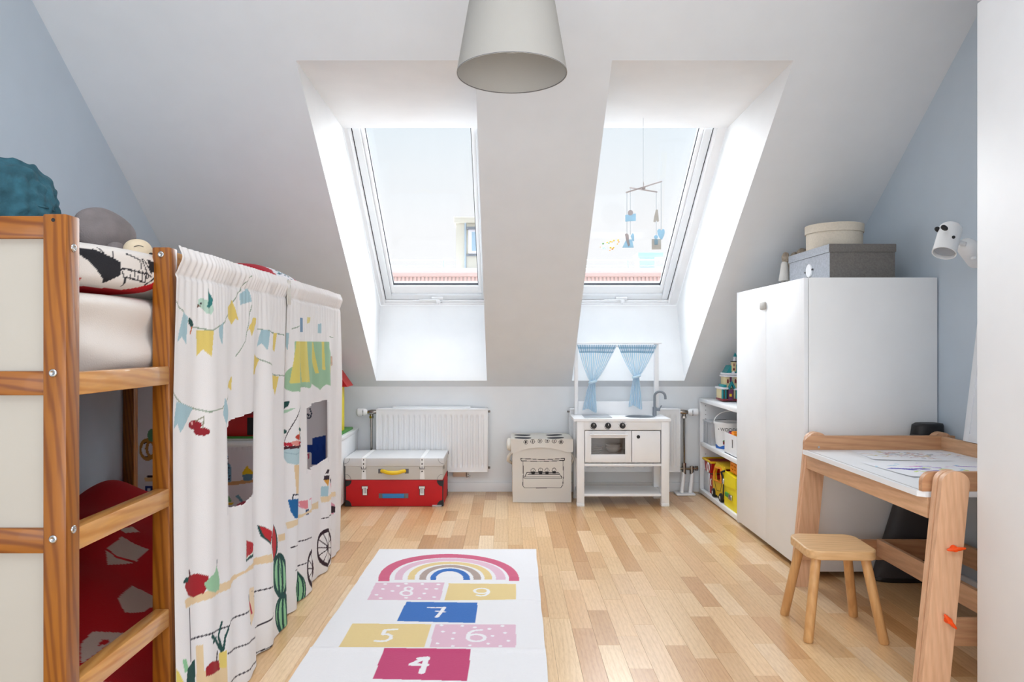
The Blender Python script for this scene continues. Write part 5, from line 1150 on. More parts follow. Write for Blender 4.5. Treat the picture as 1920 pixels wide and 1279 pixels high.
mb = MB().add([bent(-0.046, 0.384), bent(-0.026, 0.384), bent(-0.036, 0.394)], [(0, 1, 2)]); obj('printed_roof', mb, 'green', t)
txt = text('lettering', '\u2022 WOODEN', 0.027, Matrix.Identity(4), 'black', t, bend=lambda p: Vector(bent(p.x - 0.004 + p.z * 0, 0.446 + p.y)) + Vector((math.cos(A0), math.sin(A0), 0)) * p.z)
ha = A0 + math.pi / 2
hx, hy = math.cos(ha), math.sin(ha)
obj('handle', MB().tube([(bc[0] + hx * 0.094 * math.cos(a), bc[1] + hy * 0.094 * math.cos(a) - 0.0, S0 + bh - 0.004 + 0.075 * math.sin(a)) for a in [i * math.pi / 24 for i in range(25)]], 0.003, 8), 'strap_white', t, True)
t = thing('white_tub', 'white handled tub full of toys at the wardrobe end of the upper shelf', 'storage box', (1.38, 4.05, S0))
tx0, tx1, ty0, ty1, th_ = 1.262, 1.50, 3.95, 4.17, 0.118
M['tub_white'] = mat('tub_white', (238, 238, 240), 0.4)
w = 0.004
obj('tub', MB().box(tx0, tx1, ty0, ty0 + w, S0, S0 + th_).box(tx0, tx1, ty1 - w, ty1, S0, S0 + th_).box(tx0, tx0 + w, ty0 + w, 4.015, S0, S0 + th_).box(tx0, tx0 + w, 4.04, ty1 - w, S0, S0 + th_).box(tx0, tx0 + w, 4.015, 4.04, S0, S0 + 0.045).box(tx0, tx0 + w, 4.015, 4.04, S0 + 0.092, S0 + th_)
    .box(tx1 - w, tx1, ty0 + w, ty1 - w, S0, S0 + th_).box(tx0, tx1, ty0, ty1, S0, S0 + w), 'tub_white', t)
for i, (x, y, c, s_) in enumerate(((1.30, 4.14, 'purple', .02), (1.29, 4.11, 'red', .017), (1.30, 4.08, 'orange', .022), (1.29, 4.05, 'orange', .018), (1.31, 4.02, 'yellow', .02), (1.33, 4.12, 'red', .018), (1.34, 4.05, 'light_blue', .02), (1.31, 3.99, 'green', .018))):
    q = obj('toy_piece', MB().box(x - s_, x + s_, y - s_ * .8, y + s_ * .8, S0 + 0.085, S0 + 0.085 + s_ * 2.1, 0.004, mtx=None), c)
    tag(q, ('purple piece at the far corner of the white handled tub', 'larger red piece beside the purple one in the white tub', 'big orange piece in the middle of the white handled tub', 'smaller orange piece next to the yellow one in the tub', 'yellow piece in the white handled tub', 'small red piece at the back of the white handled tub', 'pale blue piece in the white handled tub', 'green piece at the wardrobe end of the white tub')[i], 'toy', 'toys in the white tub')
    q2 = q.data
q = obj('dark_book', MB().box(1.37, 1.385, 3.97, 4.14, S0 + 0.006, S0 + 0.20, 0.001), 'dark_red'); tag(q, 'dark red board standing in the white handled tub', 'book')
# lower shelf toys
q = thing('white_basket', 'white plastic basket at the end panel on the bottom shelf', 'basket', (1.35, 4.52, B0))
obj('tub', MB().box(1.262, 1.44, 4.50, 4.615, B0, B0 + 0.125, 0.006), 'clear_plastic', q); obj('liner', MB().box(1.27, 1.43, 4.506, 4.61, B0 + 0.002, B0 + 0.11, 0.004), 'tub_white', q)
q = thing('red_box', 'dark red box with white handle beside the white basket', 'box', (1.33, 4.46, B0))
obj('box', MB().box(1.268, 1.42, 4.425, 4.497, B0, B0 + 0.118, 0.003), 'red', q); obj('handle', MB().tube([(1.267, 4.455, B0 + .05), (1.262, 4.455, B0 + .06), (1.262, 4.455, B0 + .085), (1.267, 4.455, B0 + .095)], 0.004, 8), 'strap_white', q)
q = thing('red_toy_basket', 'red toy basket with yellow rim on top of the white basket', 'toy basket', (1.33, 4.53, B0 + 0.126))
obj('basket', MB().prism([(4.47, B0 + .1255), (4.575, B0 + .1255), (4.61, B0 + .195), (4.435, B0 + .195)], 1.265, 1.41, 'X'), 'red', q)
obj('rim', MB().tube([(1.258, 4.43, B0 + .198), (1.258, 4.612, B0 + .198), (1.416, 4.612, B0 + .198), (1.416, 4.43, B0 + .198), (1.258, 4.43, B0 + .198)], 0.007, 8), 'yellow', q)
obj('handle_ring', MB().tube([(1.252, 4.475 + 0.024 * math.cos(a), B0 + 0.162 + 0.028 * math.sin(a)) for a in [i * math.pi / 10 for i in range(21)]], 0.0035, 6), 'strap_white', q)
q = thing('toy_car', 'yellow rounded toy car with red seats on the bottom shelf', 'toy car', (1.34, 4.30, B0))
prof = [(4.185, B0 + .02), (4.40, B0 + .02), (4.415, B0 + .09), (4.40, B0 + .15), (4.36, B0 + .20), (4.25, B0 + .215), (4.19, B0 + .20)]
mb = MB(); hole = [(4.225, B0 + .115), (4.36, B0 + .105), (4.375, B0 + .145), (4.34, B0 + .185), (4.235, B0 + .195)]
def ring_prism(mb, outer, inner, a, b):
    n = len(outer); cx = sum(p[0] for p in inner) / len(inner); cz = sum(p[1] for p in inner) / len(inner)
    def cast(poly, ang):
        dx, dz = math.cos(ang), math.sin(ang); best = None
        for i in range(len(poly)):
            (x1, z1), (x2, z2) = poly[i], poly[(i + 1) % len(poly)]; ex, ez = x2 - x1, z2 - z1; den = dx * ez - dz * ex
            if abs(den) < 1e-9: continue
            tt = ((x1 - cx) * ez - (z1 - cz) * ex) / den; uu = ((x1 - cx) * dz - (z1 - cz) * dx) / den
            if tt > 0 and -1e-6 <= uu <= 1 + 1e-6: best = tt if best is None else min(best, tt)
        return (cx + dx * best, cz + dz * best)
    N_ = 48; O = [cast(outer, i * 2 * math.pi / N_) for i in range(N_)]; I = [cast(inner, i * 2 * math.pi / N_) for i in range(N_)]
    vs = [(a, *p) for p in O] + [(a, *p) for p in I] + [(b, *p) for p in O] + [(b, *p) for p in I]; fs = []
    for i in range(N_):
        j = (i + 1) % N_; fs += [(i, j, N_ + j, N_ + i), (2 * N_ + i, 3 * N_ + i, 3 * N_ + j, 2 * N_ + j), (i, 2 * N_ + i, 2 * N_ + j, j), (N_ + i, N_ + j, 3 * N_ + j, 3 * N_ + i)]
    mb.add(vs, fs)
ring_prism(mb, prof, hole, 1.262, 1.275); ring_prism(mb, prof, hole, 1.395, 1.408)
mb.box(1.275, 1.395, 4.195, 4.405, B0 + .02, B0 + .10, 0.004).box(1.270, 1.40, 4.20, 4.38, B0 + .195, B0 + .212, 0.006)
obj('body', mb, 'yellow', q)
obj('window_trim', MB().tube([(1.260, *p) for p in hole + hole[:1]], 0.006, 8), 'orange', q)
for x, y, c in ((1.33, 4.25, 'red'), (1.33, 4.32, 'red')): obj('seat', MB().soft((x, y, B0 + 0.125), (0.03, 0.022, 0.028), p=3, n=6), c, q, True)
obj('door_line', MB().tube([(1.2615, 4.225, B0 + .11), (1.2615, 4.245, B0 + .06), (1.2615, 4.33, B0 + .05), (1.2615, 4.37, B0 + .10)], 0.0015, 5), 'dark_plastic', q)
for y in (4.375, 4.225):
    wl_ = obj('wheel', MB().lathe([(0, -0.012), (0.022, -0.012), (0.026, -0.008), (0.026, 0.008), (0.022, 0.012), (0, 0.012)], n=24, mtx=Matrix.Translation((1.262, y, B0 + 0.0262)) @ Matrix.Rotation(R(90), 4, 'Y')), 'black', q, 30)
    obj('hub_cap', MB().lathe([(0, -0.014), (0.010, -0.013), (0.012, -0.011), (0, -0.010)], n=16, mtx=Matrix.Translation((1.262, y, B0 + 0.0262)) @ Matrix.Rotation(R(90), 4, 'Y')), 'tow', wl_, True)
q = thing('yellow_toy_case', 'bright yellow toy case with green clip and dark straps on bottom shelf', 'toy case', (1.33, 4.05, B0))
obj('shell', MB().prism([(3.935, B0), (4.16, B0), (4.175, B0 + .14), (4.145, B0 + .195), (3.945, B0 + .185)], 1.258, 1.40, 'X'), 'yellow_bright', q)
obj('flap', MB().prism([(3.94, B0 + .13), (4.165, B0 + .115), (4.175, B0 + .165), (4.145, B0 + .200), (3.945, B0 + .19)], 1.252, 1.262, 'X'), 'yellow_bright', q)
obj('strap', MB().tube([(1.25, 4.165, B0 + .13), (1.244, 4.15, B0 + .165), (1.244, 4.175, B0 + .185), (1.25, 4.13, B0 + .20)], 0.006, 8).tube([(1.250, 4.150, B0 + .13), (1.250, 4.158, B0 + .03)], 0.004, 8), 'dark_plastic', q, True)
obj('buckle', MB().box(1.244, 1.256, 4.14, 4.165, B0 + .12, B0 + .155, 0.003), 'steel', q); obj('clip', MB().box(1.246, 1.258, 4.055, 4.12, B0 + .060, B0 + .085, 0.005), 'green', q)
obj('lock', MB().box(1.246, 1.258, 4.005, 4.055, B0 + .055, B0 + .085, 0.004), 'steel', q)
q = thing('orange_crate', 'orange slatted toy crate on top of the bright yellow case', 'crate', (1.33, 4.03, B0 + .2))
mb = MB()
for z in (B0 + .205, B0 + .225, B0 + .245): mb.box(1.275, 1.285, 3.945, 4.10, z, z + 0.013, 0.002).box(1.375, 1.385, 3.945, 4.10, z, z + 0.013, 0.002).box(1.275, 1.385, 4.09, 4.10, z, z + 0.013, 0.002).box(1.275, 1.385, 3.945, 3.955, z, z + 0.013, 0.002)
for y in (3.945, 3.99, 4.04, 4.088): mb.box(1.273, 1.287, y, y + 0.012, B0 + .2005, B0 + .26, 0.002)
mb.box(1.277, 1.383, 3.947, 4.098, B0 + .2005, B0 + .206); obj('crate_slats', mb, 'orange', q)
q = thing('dark_red_toy', 'dark red and navy toy lying behind the toy car on the bottom shelf', 'toy', (1.5, 4.35, B0))
obj('body', MB().soft((1.52, 4.40, B0 + 0.18), (0.06, 0.055, 0.05), p=3, n=12), 'dark_red', q, True); obj('base', MB().box(1.46, 1.58, 4.34, 4.46, B0, B0 + 0.15, 0.01), 'dark_plastic', q)
q = thing('white_helmet', 'white rounded toy helmet behind the yellow toy car', 'toy', (1.47, 4.17, B0))
obj('shell', MB().soft((1.475, 4.22, B0 + 0.105), (0.055, 0.07, 0.105), p=2.3, n=14), 'strap_white', q, True)

# toy castle on the bookcase
t = thing('toy_castle', 'toy brick castle with teal roofs and cream walls on top of the bookcase', 'toy castle', (1.4, 4.3, 0.6165))
zc = 0.6165; CD = 4.30
CQ = lambda x, y: at(1310 + x / 9.13, 640 + y / 9.13, CD)
def cbox(nm, x0, y0, x1, y1, m, d0=0.0, d1=0.10, par=t, bev=0.001):
    a, b = CQ(x0, y1), CQ(x1, y0)
    return obj(nm, MB().box(a[0], b[0], CD + d0, CD + d1, max(a[2], zc), b[2], bev), m, par)
lo = cbox('castle_wall', 405, 822, 900, 1010, 'cream', 0.012, 0.12)
cbox('plinth', 400, 985, 905, 1022, 'dark_red', -0.002, 0.125)
for x in (405, 455, 640, 720): cbox('column', x, 822, x + 22, 990, 'teal', 0.0, 0.02)
for x in (432, 488, 590): cbox('recess_shade', x, 830, x + 18, 985, 'dark_plastic', 0.008, 0.014)  # dark strips paint the shade of recesses beside columns and gate
g = cbox('gate', 508, 825, 585, 1010, 'purple', -0.006, 0.014); cbox('gate_plate', 522, 900, 560, 945, 'yellow', -0.010, -0.005, g)
cbox('snow_ledge', 385, 790, 505, 822, 'snow', -0.008, 0.128); cbox('snow_ledge', 600, 805, 905, 838, 'snow', -0.008, 0.128)
cbox('annex_roof', 425, 745, 480, 790, 'teal', 0.0, 0.10)
def cpri(nm, pts, m, d0, d1, par=t): return obj(nm, MB().prism([(CQ(*p)[0], CQ(*p)[2]) for p in pts], CD + d0, CD + d1, 'Y'), m, par)
cpri('gable_roof', [(500, 815), (565, 680), (625, 800), (600, 815), (560, 735), (520, 830)], 'teal', -0.012, 0.02)
up = cbox('castle_wall', 472, 600, 880, 800, 'cream', 0.018, 0.11)
for x in (500, 632): cpri('arched_window', [(x, 720), (x, 670), (x + 12, 645), (x + 26, 670), (x + 26, 720)], 'dark_red', 0.012, 0.020, up)
cbox('pilaster', 545, 605, 575, 700, 'purple', 0.010, 0.02); cbox('snow_cornice', 458, 585, 900, 614, 'snow', 0.008, 0.12)
obj('rose_window', MB().tube([(CQ(595, 645)[0] + .006 * math.cos(i * .3142), CD + 0.014, CQ(595, 645)[2] + .008 * math.sin(i * .3142)) for i in range(21)], 0.0015, 5), 'light_blue', t)
cpri('main_roof', [(482, 560), (560, 420), (700, 400), (860, 560)], 'teal', 0.02, 0.11); cbox('snow_edge', 470, 545, 900, 578, 'snow', 0.014, 0.114)
tw = cbox('tower', 580, 350, 645, 520, 'cream', 0.004, 0.03); cbox('slit_window', 600, 380, 614, 430, 'dark_red', 0.001, 0.005, tw); cpri('arched_window', [(592, 500), (592, 470), (605, 450), (620, 470), (620, 500)], 'dark_red', 0.001, 0.006, tw)
cpri('snow_gable', [(560, 575), (600, 505), (640, 575)], 'snow', 0.0, 0.02)
cbox('tower_cap', 572, 338, 652, 354, 'dark_plastic', 0.0, 0.034); obj('turret', MB().lathe([(0.0095, CQ(0, 340)[2]), (0.006, CQ(0, 290)[2]), (0.009, CQ(0, 265)[2]), (0, CQ(0, 265)[2])], (CQ(630, 0)[0], CD + 0.017, 0), 10), 'snow', t)
obj('spire', MB().lathe([(0.0125, CQ(0, 265)[2]), (0.007, CQ(0, 225)[2]), (0.0, CQ(0, 190)[2])], (CQ(640, 0)[0], CD + 0.017, 0), 10), 'teal', t)

# ------------------------------------------------------------------ wardrobe
t = thing('wardrobe', 'white two-door wardrobe with small grey handle against the right wall', 'wardrobe', (1.5, 3.4, 0))
wy0, wy1, wz0, wz1, wx0_, wx1_ = 2.972, 3.84, 0.022, 1.2365, 1.2275, 1.778
obj('side_panel', MB().box(wx0_ + 0.020, wx1_, wy0, wy0 + 0.018, wz0, wz1, 0.001), 'board_white', t)
obj('side_panel', MB().box(wx0_ + 0.020, wx1_, wy1 - 0.018, wy1, wz0, wz1, 0.001), 'board_white', t)
obj('top_board', MB().box(wx0_ + 0.020, wx1_, wy0 + 0.018, wy1 - 0.018, wz1 - 0.018, wz1, 0.001), 'board_white', t)
obj('bottom_board', MB().box(wx0_ + 0.020, wx1_, wy0 + 0.018, wy1 - 0.018, wz0, wz0 + 0.018, 0.001), 'board_white', t)
obj('back_panel', MB().box(wx1_ - 0.005, wx1_, wy0 + 0.018, wy1 - 0.018, wz0 + 0.018, wz1 - 0.018), 'board_white', t)
ysp = F * wx0_ / (1436 - CX)
d1 = obj('door', MB().box(wx0_, wx0_ + 0.018, wy0 + 0.001, ysp - 0.0012, wz0 + 0.002, wz1 - 0.001, 0.001), 'lacquer', t)
d2 = obj('door', MB().box(wx0_, wx0_ + 0.018, ysp + 0.0012, wy1 - 0.001, wz0 + 0.002, wz1 - 0.001, 0.001), 'lacquer', t)
hz = EYE - (573 - CY) * ysp / F
M['handle_taupe'] = mat('handle_taupe', (176, 172, 166), 0.5)
obj('handle', MB().box(wx0_ - 0.010, wx0_ + 0.001, ysp - 0.006, ysp + 0.060, hz - 0.018, hz + 0.018, 0.005), 'handle_taupe', d2)
mb = MB()
for x in (wx0_ + 0.05, wx1_ - 0.05):
    for y in (wy0 + 0.05, wy1 - 0.05): mb.tube([(x, y, 0), (x, y, wz0)], 0.015, 10)
parts('foot', mb, 'black', t)
zt = wz1 + 0.0004
t = thing('grey_felt_box', 'grey felt storage box with lid on top of the white wardrobe', 'storage box', (1.51, 3.27, zt))
gx0, gx1, gy0, gy1 = 1.367, 1.652, 3.05, 3.49
obj('body', MB().box(gx0 + 0.004, gx1 - 0.004, gy0 + 0.004, gy1 - 0.004, zt, 1.365, 0.002), 'felt_shaded', t)
obj('lid', MB().box(gx0, gx1, gy0, gy1, 1.352, 1.387, 0.003), 'felt_shaded', t)
obj('felt_face_lit', MB().box(gx0 + 0.0022, gx0 + 0.0042, gy0 + 0.005, gy1 - 0.005, zt + 0.001, 1.352), 'felt_lit', t)  # lighter sheet paints the window light on this face
obj('lid_edge_lit', MB().box(gx0 - 0.0016, gx0 + 0.0002, gy0 + 0.002, gy1 - 0.002, 1.3525, 1.386), 'felt_lit', t)  # lighter strip continues the painted light along the lid
yb = F * gx0 / (1517 - CX); zb = EYE - (508 - CY) * yb / F
lb = obj('label_disc', MB().lathe([(0, -0.004), (0.029, -0.004), (0.030, -0.002), (0.030, 0.002), (0, 0.002)], n=40, mtx=Matrix.Translation((gx0 + 0.0005, yb, zb)) @ Matrix.Rotation(R(90), 4, 'Y')), 'paper', t, 30)
obj('string', MB().tube([(gx0 - 0.001, yb + 0.032 * math.cos(a), zb + 0.032 * math.sin(a)) for a in [(-0.5 + i * 0.075) * math.pi - math.pi / 2 + 1.2 for i in range(14)]], 0.0016, 5).box(gx0 - 0.003, gx0 + 0.001, yb - 0.042, yb - 0.030, zb - 0.001, zb + 0.006).box(gx0 - 0.003, gx0 + 0.001, yb + 0.032, yb + 0.045, zb - 0.008, zb - 0.001), 'black', lb)
t = thing('round_linen_box', 'round cream fabric box with lid standing on the grey felt box', 'storage box', (1.487, 3.27, 1.3875))
obj('body', MB().lathe([(0, 1.3875), (0.118, 1.3875), (0.119, 1.48), (0, 1.48)], (1.487, 3.27, 0), 56), 'linen_box', t, 40)
obj('lid', MB().lathe([(0.1195, 1.461), (0.1235, 1.461), (0.124, 1.497), (0.122, 1.4985), (0, 1.4985)], (1.487, 3.27, 0), 56), 'linen_box', t, 40)
t = thing('knitted_doll', 'small knitted doll in a white dress behind the grey felt box', 'doll', (1.36, 3.56, zt))
dd = 3.56
def AP(px, py): return at(px, py, dd)
c = AP(1471, 0)[0]
obj('dress', MB().lathe([(0.010, AP(0, 491)[2]), (0.016, AP(0, 494)[2]), (0.021, AP(0, 508)[2]), (0.028, AP(0, 526)[2]), (0.026, AP(0, 527)[2]), (0, AP(0, 526)[2])], (c, dd, 0), 24), 'wool_white', t, 60)
obj('head', MB().soft(AP(1473, 483), (0.018, 0.018, 0.026), p=2.2, n=14, amp=0.004, fr=60), 'wool', t, True)
obj('leg', MB().tube([(c - 0.008, dd, AP(0, 526)[2]), (c - 0.008, dd, zt)], 0.008, 8).tube([(c + 0.010, dd, AP(0, 526)[2]), (c + 0.010, dd, zt)], 0.008, 8), 'wool_white', t, True)
t = thing('knitted_animal', 'brown knitted animal lying behind the lid of the grey felt box', 'doll', (1.44, 3.6, zt))
obj('body', MB().soft((1.445, 3.60, 1.36), (0.042, 0.032, 0.06), p=2.2, n=14, amp=0.010, fr=30).soft((1.445, 3.60, 1.275), (0.035, 0.03, 0.039), p=3, n=8), 'wool', t, True)
obj('head', MB().soft((1.462, 3.555, 1.415), (0.026, 0.026, 0.020), p=2.2, n=12, amp=0.005, fr=50), 'wool', t, True)
t = thing('grey_knit_bundle', 'dark grey knitted bundle behind the round cream box', 'doll', (1.53, 3.6, zt))
obj('body', MB().soft((1.548, 3.60, 1.335), (0.05, 0.045, 0.098), p=2.6, n=16, amp=0.006, fr=30), 'wool_dark', t, True)

# ------------------------------------------------------------------ dog-head wall lamp
t = thing('dog_wall_lamp', 'white wall lamp shaped like a dog head with black ears', 'wall lamp', (1.78, 2.7, 1.32))
LD = 2.62
L6 = lambda x, y, d=LD: Vector(at(1720 + x / 12.79, 400 + y / 12.79, d))
top, bot = L6(800, 380, LD + 0.02), L6(640, 960, LD - 0.012)
ax = (bot - top); Lh = ax.length; ax.normalize()
rot = ax.to_track_quat('Z', 'Y').to_matrix().to_4x4(); mx = Matrix.Translation(top) @ rot
rh = 0.0385
prof = [(0, -0.022)] + [(rh * 0.98 * math.sin(a), -0.022 + rh * 0.6 * (1 - math.cos(a))) for a in [i * math.pi / 20 for i in range(1, 11)]] + [(rh, Lh * 0.7), (rh * 1.03, Lh), (rh * 0.95, Lh), (rh * 0.93, Lh * 0.6), (0, Lh * 0.6)]
hd = obj('lamp_head', MB().lathe(prof, (0, 0, 0), 40, mx), 'strap_white', t, 60)
obj('reflector', MB().lathe([(0, Lh * 0.8), (rh * 0.9, Lh * 0.88)], (0, 0, 0), 32, mx), 'hob', hd, True)
def ear(p, q, off): 
    a, b = L6(*p, LD + off), L6(*q, LD + off); d_ = (b - a)
    n = 7; return obj('ear', MB().tube([a + d_ * (i / (n - 1)) for i in range(n)], [0.0045, 0.0078, 0.0088, 0.009, 0.0088, 0.0078, 0.0045], 12), 'black', hd, True)
ear((580, 306), (715, 392), -0.047); ear((430, 350), (560, 430), 0.030)
e1 = L6(870, 572, LD - 0.037); obj('eye', MB().soft(e1, (0.0058, 0.005, 0.0058), p=2, n=8), 'black', hd, True)
elb = L6(1110, 720, LD + 0.02)
obj('neck', MB().tube([L6(960, 690, LD + 0.01), elb], 0.0075, 10), 'strap_white', t, True)
obj('joint', MB().tube([L6(1090, 780, LD + 0.02), L6(1110, 690, LD + 0.02)], 0.010, 12), 'strap_white', t, True)
wp = Vector((XR - 0.004, LD + 0.10, elb.z - 0.045))
obj('wall_socket', MB().tube([elb + (wp - elb) * k for k in (0.03, 0.12, 0.3, 0.55, 0.8, 1.0)], [0.012, 0.028, 0.035, 0.037, 0.039, 0.041], 28), 'strap_white', t, 60)
obj('switch', MB().soft(L6(1345, 1075, LD - 0.0), (0.008, 0.008, 0.006), p=3, n=6), 'strap_white', t, True)

# ------------------------------------------------------------------ children's table
t = thing('drawing_table', 'pale beech drawing table with white top and raised end boards', 'table', (1.45, 2.43, 0))
TZ = 0.545; ty0, ty1 = 2.030, 2.850
mb = MB(); bm = bmesh.new()
c_ = 0.016; out = [(1.165 + c_, ty0 + 0.0), (1.745, ty0), (1.745, ty1), (1.165 + c_, ty1), (1.165, ty1 - c_), (1.165, ty0 + c_)]
mb.prism(out, TZ - 0.016, TZ, 'Z'); top_ = obj('table_top', mb, 'lacquer', t)
obj('paper_slot', MB().box(1.178, 1.1805, ty0 + 0.03, ty1 - 0.03, TZ, TZ + 0.0006), 'handle_taupe', top_)
def endboard(y0, y1, hole):
    z0, z1 = 0.5455, 0.600; xa, xb = 1.172, 1.764; r = 0.03
    pts = [(xb, z0), (xb, z1)]
    if hole: pts += [(1.728 + 0.017 * math.cos(a), z1 - 0.017 * math.sin(a)) for a in [i * math.pi / 10 for i in range(11)]]
    pts += [(xa + r * (1 - math.sin(a)), z1 - r * (1 - math.cos(a))) for a in [i * math.pi / 16 for i in range(9)]] + [(xa, z0)]
    return obj('end_board', MB().prism(pts, y0, y1, 'Y'), 'beech_x', t)
endboard(ty1 - 0.018, ty1, True); endboard(ty0, ty0 + 0.018, False)
obj('bolt', MB().tube([(1.227, ty1 - 0.020, 0.556), (1.227, ty1 - 0.017, 0.556)], 0.0045, 12), 'steel', t)
obj('back_board', MB().box(1.708, 1.726, ty0 + 0.018, ty1 - 0.018, 0.5455, 0.598, 0.002), 'beech_y', t)
def tleg(y0, y1, xt, xb_, nm='leg', w=0.077):
    n = 10; r = w / 2; top = [(xt + r - r * math.cos(a), 0.578 + 0.034 * math.sin(a)) for a in [i * math.pi / n for i in range(n + 1)]]
    pts = [(xb_, 0.0)] + top + [(xb_ + w, 0.0)]
    L = obj(nm, MB().prism(pts, y0, y1, 'Y'), 'beech_z', t)
    return L
Ln = tleg(1.972, 1.990, 1.192, 1.134); tleg(1.9935, 2.012, 1.190, 1.132, 'inner_leg', 0.077)
obj('leg_spacer', MB().box(1.20, 1.25, 2.012, 2.030, 0.47, 0.525, 0.001), 'beech_x', t)
Lf = tleg(2.868, 2.886, 1.190, 1.134); tleg(2.8505, 2.868, 1.192, 1.136, 'inner_leg')
for y0, y1 in ((1.972, 2.012), (2.8505, 2.886)):
    tleg(y0, y1, 1.688, 1.698, 'back_leg')
obj('apron', MB().box(1.186, 1.206, ty0 + 0.0, ty1, 0.470, 0.5285, 0.001), 'beech_y', t)
obj('back_apron', MB().box(1.70, 1.72, ty0, ty1, 0.470, 0.5285, 0.001), 'beech_y', t)
obj('end_rail', MB().box(1.16, 1.74, 2.832, 2.850, 0.112, 0.190, 0.001), 'beech_x', t); obj('end_rail', MB().box(1.16, 1.74, 2.0125, 2.030, 0.116, 0.192, 0.001), 'beech_x', t)
obj('footboard', MB().box(1.455, 1.473, 2.030, 2.832, 0.128, 0.196, 0.001), 'beech_y', t)
obj('back_stretcher', MB().box(1.722, 1.740, 2.030, 2.832, 0.130, 0.205, 0.001), 'beech_y', t)
for z, rz in ((EYE - (1028 - CY) * 1.972 / F, 4), (EYE - (1162 - CY) * 1.972 / F, -52)):
    x = CX; xx = ((1787 if rz > 0 else 1776) - CX) * 1.972 / F
    m4 = Matrix.Translation((xx, 1.972, z)) @ Matrix.Rotation(R(-rz), 4, 'Y')
    wn = obj('wing_nut', MB().lathe([(0, -0.014), (0.007, -0.014), (0.0085, -0.010), (0.0095, 0.0), (0, 0)], n=16, mtx=Matrix.Translation((xx, 1.972, z)) @ Matrix.Rotation(R(-90), 4, 'X')), 'orange_red', t, 40)
    obj('wing', MB().soft((0, -0.011, 0), (0.024, 0.004, 0.0055), p=2.4, n=8).soft((0.012, -0.013, 0.001), (0.016, 0.003, 0.004), p=2.4, n=6), 'orange_red', wn, True).data.transform(m4)
# drawings
def draw(name, c, w, h, rz, seed, label, cols, n, blobs=()):
    ca, sa = math.cos(rz), math.sin(rz)
    def fn(U, V): return c[0] + U * ca - V * sa, c[1] + U * sa + V * ca, TZ + 0.0012 + 0.0015 * (1 + np.sin(U * 14 + V * 9)) * (np.abs(V) / h + np.abs(U) / w) * 0.6
    def pt(U, V):
        p = Print(U, V, (244, 244, 248)); r = random.Random(seed)
        for i in range(n):
            x, y = r.gauss(0, w * .2), r.gauss(0, h * .17); a = r.uniform(0, 3.1); L = r.uniform(.006, .03)
            p.stroke([(x, y), (x + L * math.cos(a), y + L * math.sin(a)), (x + L * 1.5 * math.cos(a + .5), y + L * math.sin(a + .6))], r.uniform(.003, .012), r.choice(cols))
        for b, c_ in blobs: p.poly(b, c_)
        return p
    s = sheet(name, -w / 2, w / 2, -h / 2, h / 2, 0.003, fn, pt, 'print_flat'); tag(s, label, 'drawing', "children's drawings on the table"); return s
draw('drawing', (1.462, 2.40), 0.42, 0.275, R(5), 5, 'paper with purple and blue watercolour strokes nearer the camera', [(214, 226, 150), (180, 220, 240), (230, 200, 226), (200, 190, 230)], 22,
     [([(-.20, .015), (-.17, .03), (-.12, .012), (-.10, -.02), (-.13, -.018), (-.16, .005)], (70, 56, 176)), ([(-.12, .02), (-.07, .01), (-.05, -.01), (-.09, -.012)], (92, 60, 180)), ([(-.10, -.035), (-.05, -.03), (-.025, -.05), (-.06, -.058)], (80, 56, 176)),
      ([(-.11, .05), (-.05, .045), (-.06, .058)], (224, 120, 200)), ([(-.04, .03), (0, .02), (-.01, .0)], (180, 150, 220)), ([(-.16, .07), (-.12, .066), (-.14, .078)], (130, 190, 226)), ([(.06, .05), (.13, .02), (.12, .012), (.07, .035)], (150, 110, 200)), ([(-.13, -.07), (-.08, -.06), (-.09, -.085)], (216, 226, 150))])
draw('drawing', (1.53, 2.68), 0.40, 0.24, R(-6), 9, 'paper with faint pink and grey watercolour near the far end board', [(222, 196, 196), (206, 210, 222), (226, 206, 190), (190, 190, 196), (220, 214, 180), (200, 170, 180)], 70)
# whiteboard resting on the back board
t = thing('white_board', 'white framed board leaning on the right wall behind the table', 'board', (1.75, 2.5, 0.60))
mrot = Matrix.Translation((1.704, 0, 0.6005)) @ Matrix.Rotation(R(7), 4, 'Y')
fr = obj('frame', MB().box(0, 0.014, 2.66, 2.69, 0, 0.46, 0.001, mtx=mrot).box(0, 0.014, 2.10, 2.66, 0, 0.03, 0.001, mtx=mrot).box(0, 0.014, 2.10, 2.66, 0.43, 0.46, 0.001, mtx=mrot).box(0, 0.014, 2.07, 2.10, 0, 0.46, 0.001, mtx=mrot), 'lacquer', t)
obj('panel', MB().box(0.004, 0.011, 2.10, 2.66, 0.03, 0.43, mtx=mrot), 'tub_white', t)
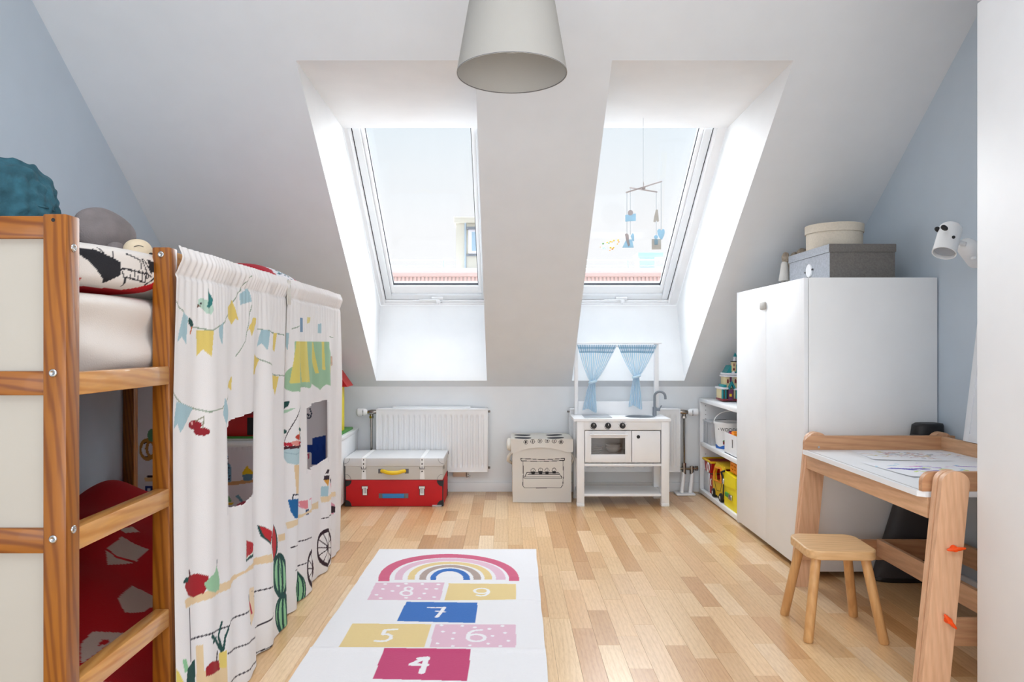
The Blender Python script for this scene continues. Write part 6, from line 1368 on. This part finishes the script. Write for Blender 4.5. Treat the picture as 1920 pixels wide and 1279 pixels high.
# dark tapered basket between table and wardrobe
t = thing('dark_basket', 'dark grey tapered basket with black top between the wardrobe and the table', 'basket', (1.63, 2.93, 0))
def slices(rows, n=36):
    vs = []; m = len(rows)
    for (xa, xb, ry, z) in rows:
        for k in range(n):
            a = 2 * math.pi * k / n; c, s_ = math.cos(a), math.sin(a)
            vs.append(((xa + xb) / 2 + (xb - xa) / 2 * math.copysign(abs(c) ** 0.8, c), 2.93 + ry * math.copysign(abs(s_) ** 0.7, s_), z))
    fs = [(i * n + k, i * n + (k + 1) % n, (i + 1) * n + (k + 1) % n, (i + 1) * n + k) for i in range(m - 1) for k in range(n)] + [tuple(range(n))[::-1], tuple((m - 1) * n + k for k in range(n))]
    return MB().add(vs, fs)
obj('basket_body', slices([(1.50, 1.762, 0.035, 0.0), (1.486, 1.766, 0.040, 0.008), (1.50, 1.768, 0.040, 0.06), (1.580, 1.770, 0.040, 0.317), (1.648, 1.771, 0.038, 0.595)]), 'bin_grey', t, 50)
obj('basket_top', slices([(1.650, 1.771, 0.039, 0.596), (1.655, 1.771, 0.040, 0.632), (1.668, 1.768, 0.036, 0.640)]), 'black', t, 40)
obj('floor_band', slices([(1.499, 1.763, 0.0365, 0.001), (1.4845, 1.7675, 0.0412, 0.0085), (1.487, 1.768, 0.0412, 0.02)]), 'black', t, 50)

# ------------------------------------------------------------------ stool (built around its own base, turned a little)
t = thing('wooden_stool', 'small square birch stool with rounded seat in front of the table', 'stool', (1.098, 2.432, 0), R(-3.5), local=True)
h = 0.112; r = 0.045; pts = []
for cx, cy, a0 in ((h - r, h - r, 0), (-h + r, h - r, 90), (-h + r, -h + r, 180), (h - r, -h + r, 270)):
    for k in range(9): a = R(a0 + k * 11.25); pts.append((cx + r * math.cos(a), cy + r * math.sin(a)))
seat = MB().prism(pts, 0.262, 0.292, 'Z'); so = obj('seat', seat, 'birch', t)
mdf = so.modifiers.new('b', 'BEVEL'); mdf.width = 0.004; mdf.segments = 2; mdf.limit_method = 'ANGLE'
for sx in (-1, 1):
    for sy in (-1, 1): obj('leg', MB().tube([(sx * 0.078, sy * 0.075, 0.264), (sx * 0.119, sy * 0.118, 0.004), (sx * 0.1193, sy * 0.1183, 0.0)], [0.0155, 0.0155, 0.013], 20), 'birch_z', t, 50)
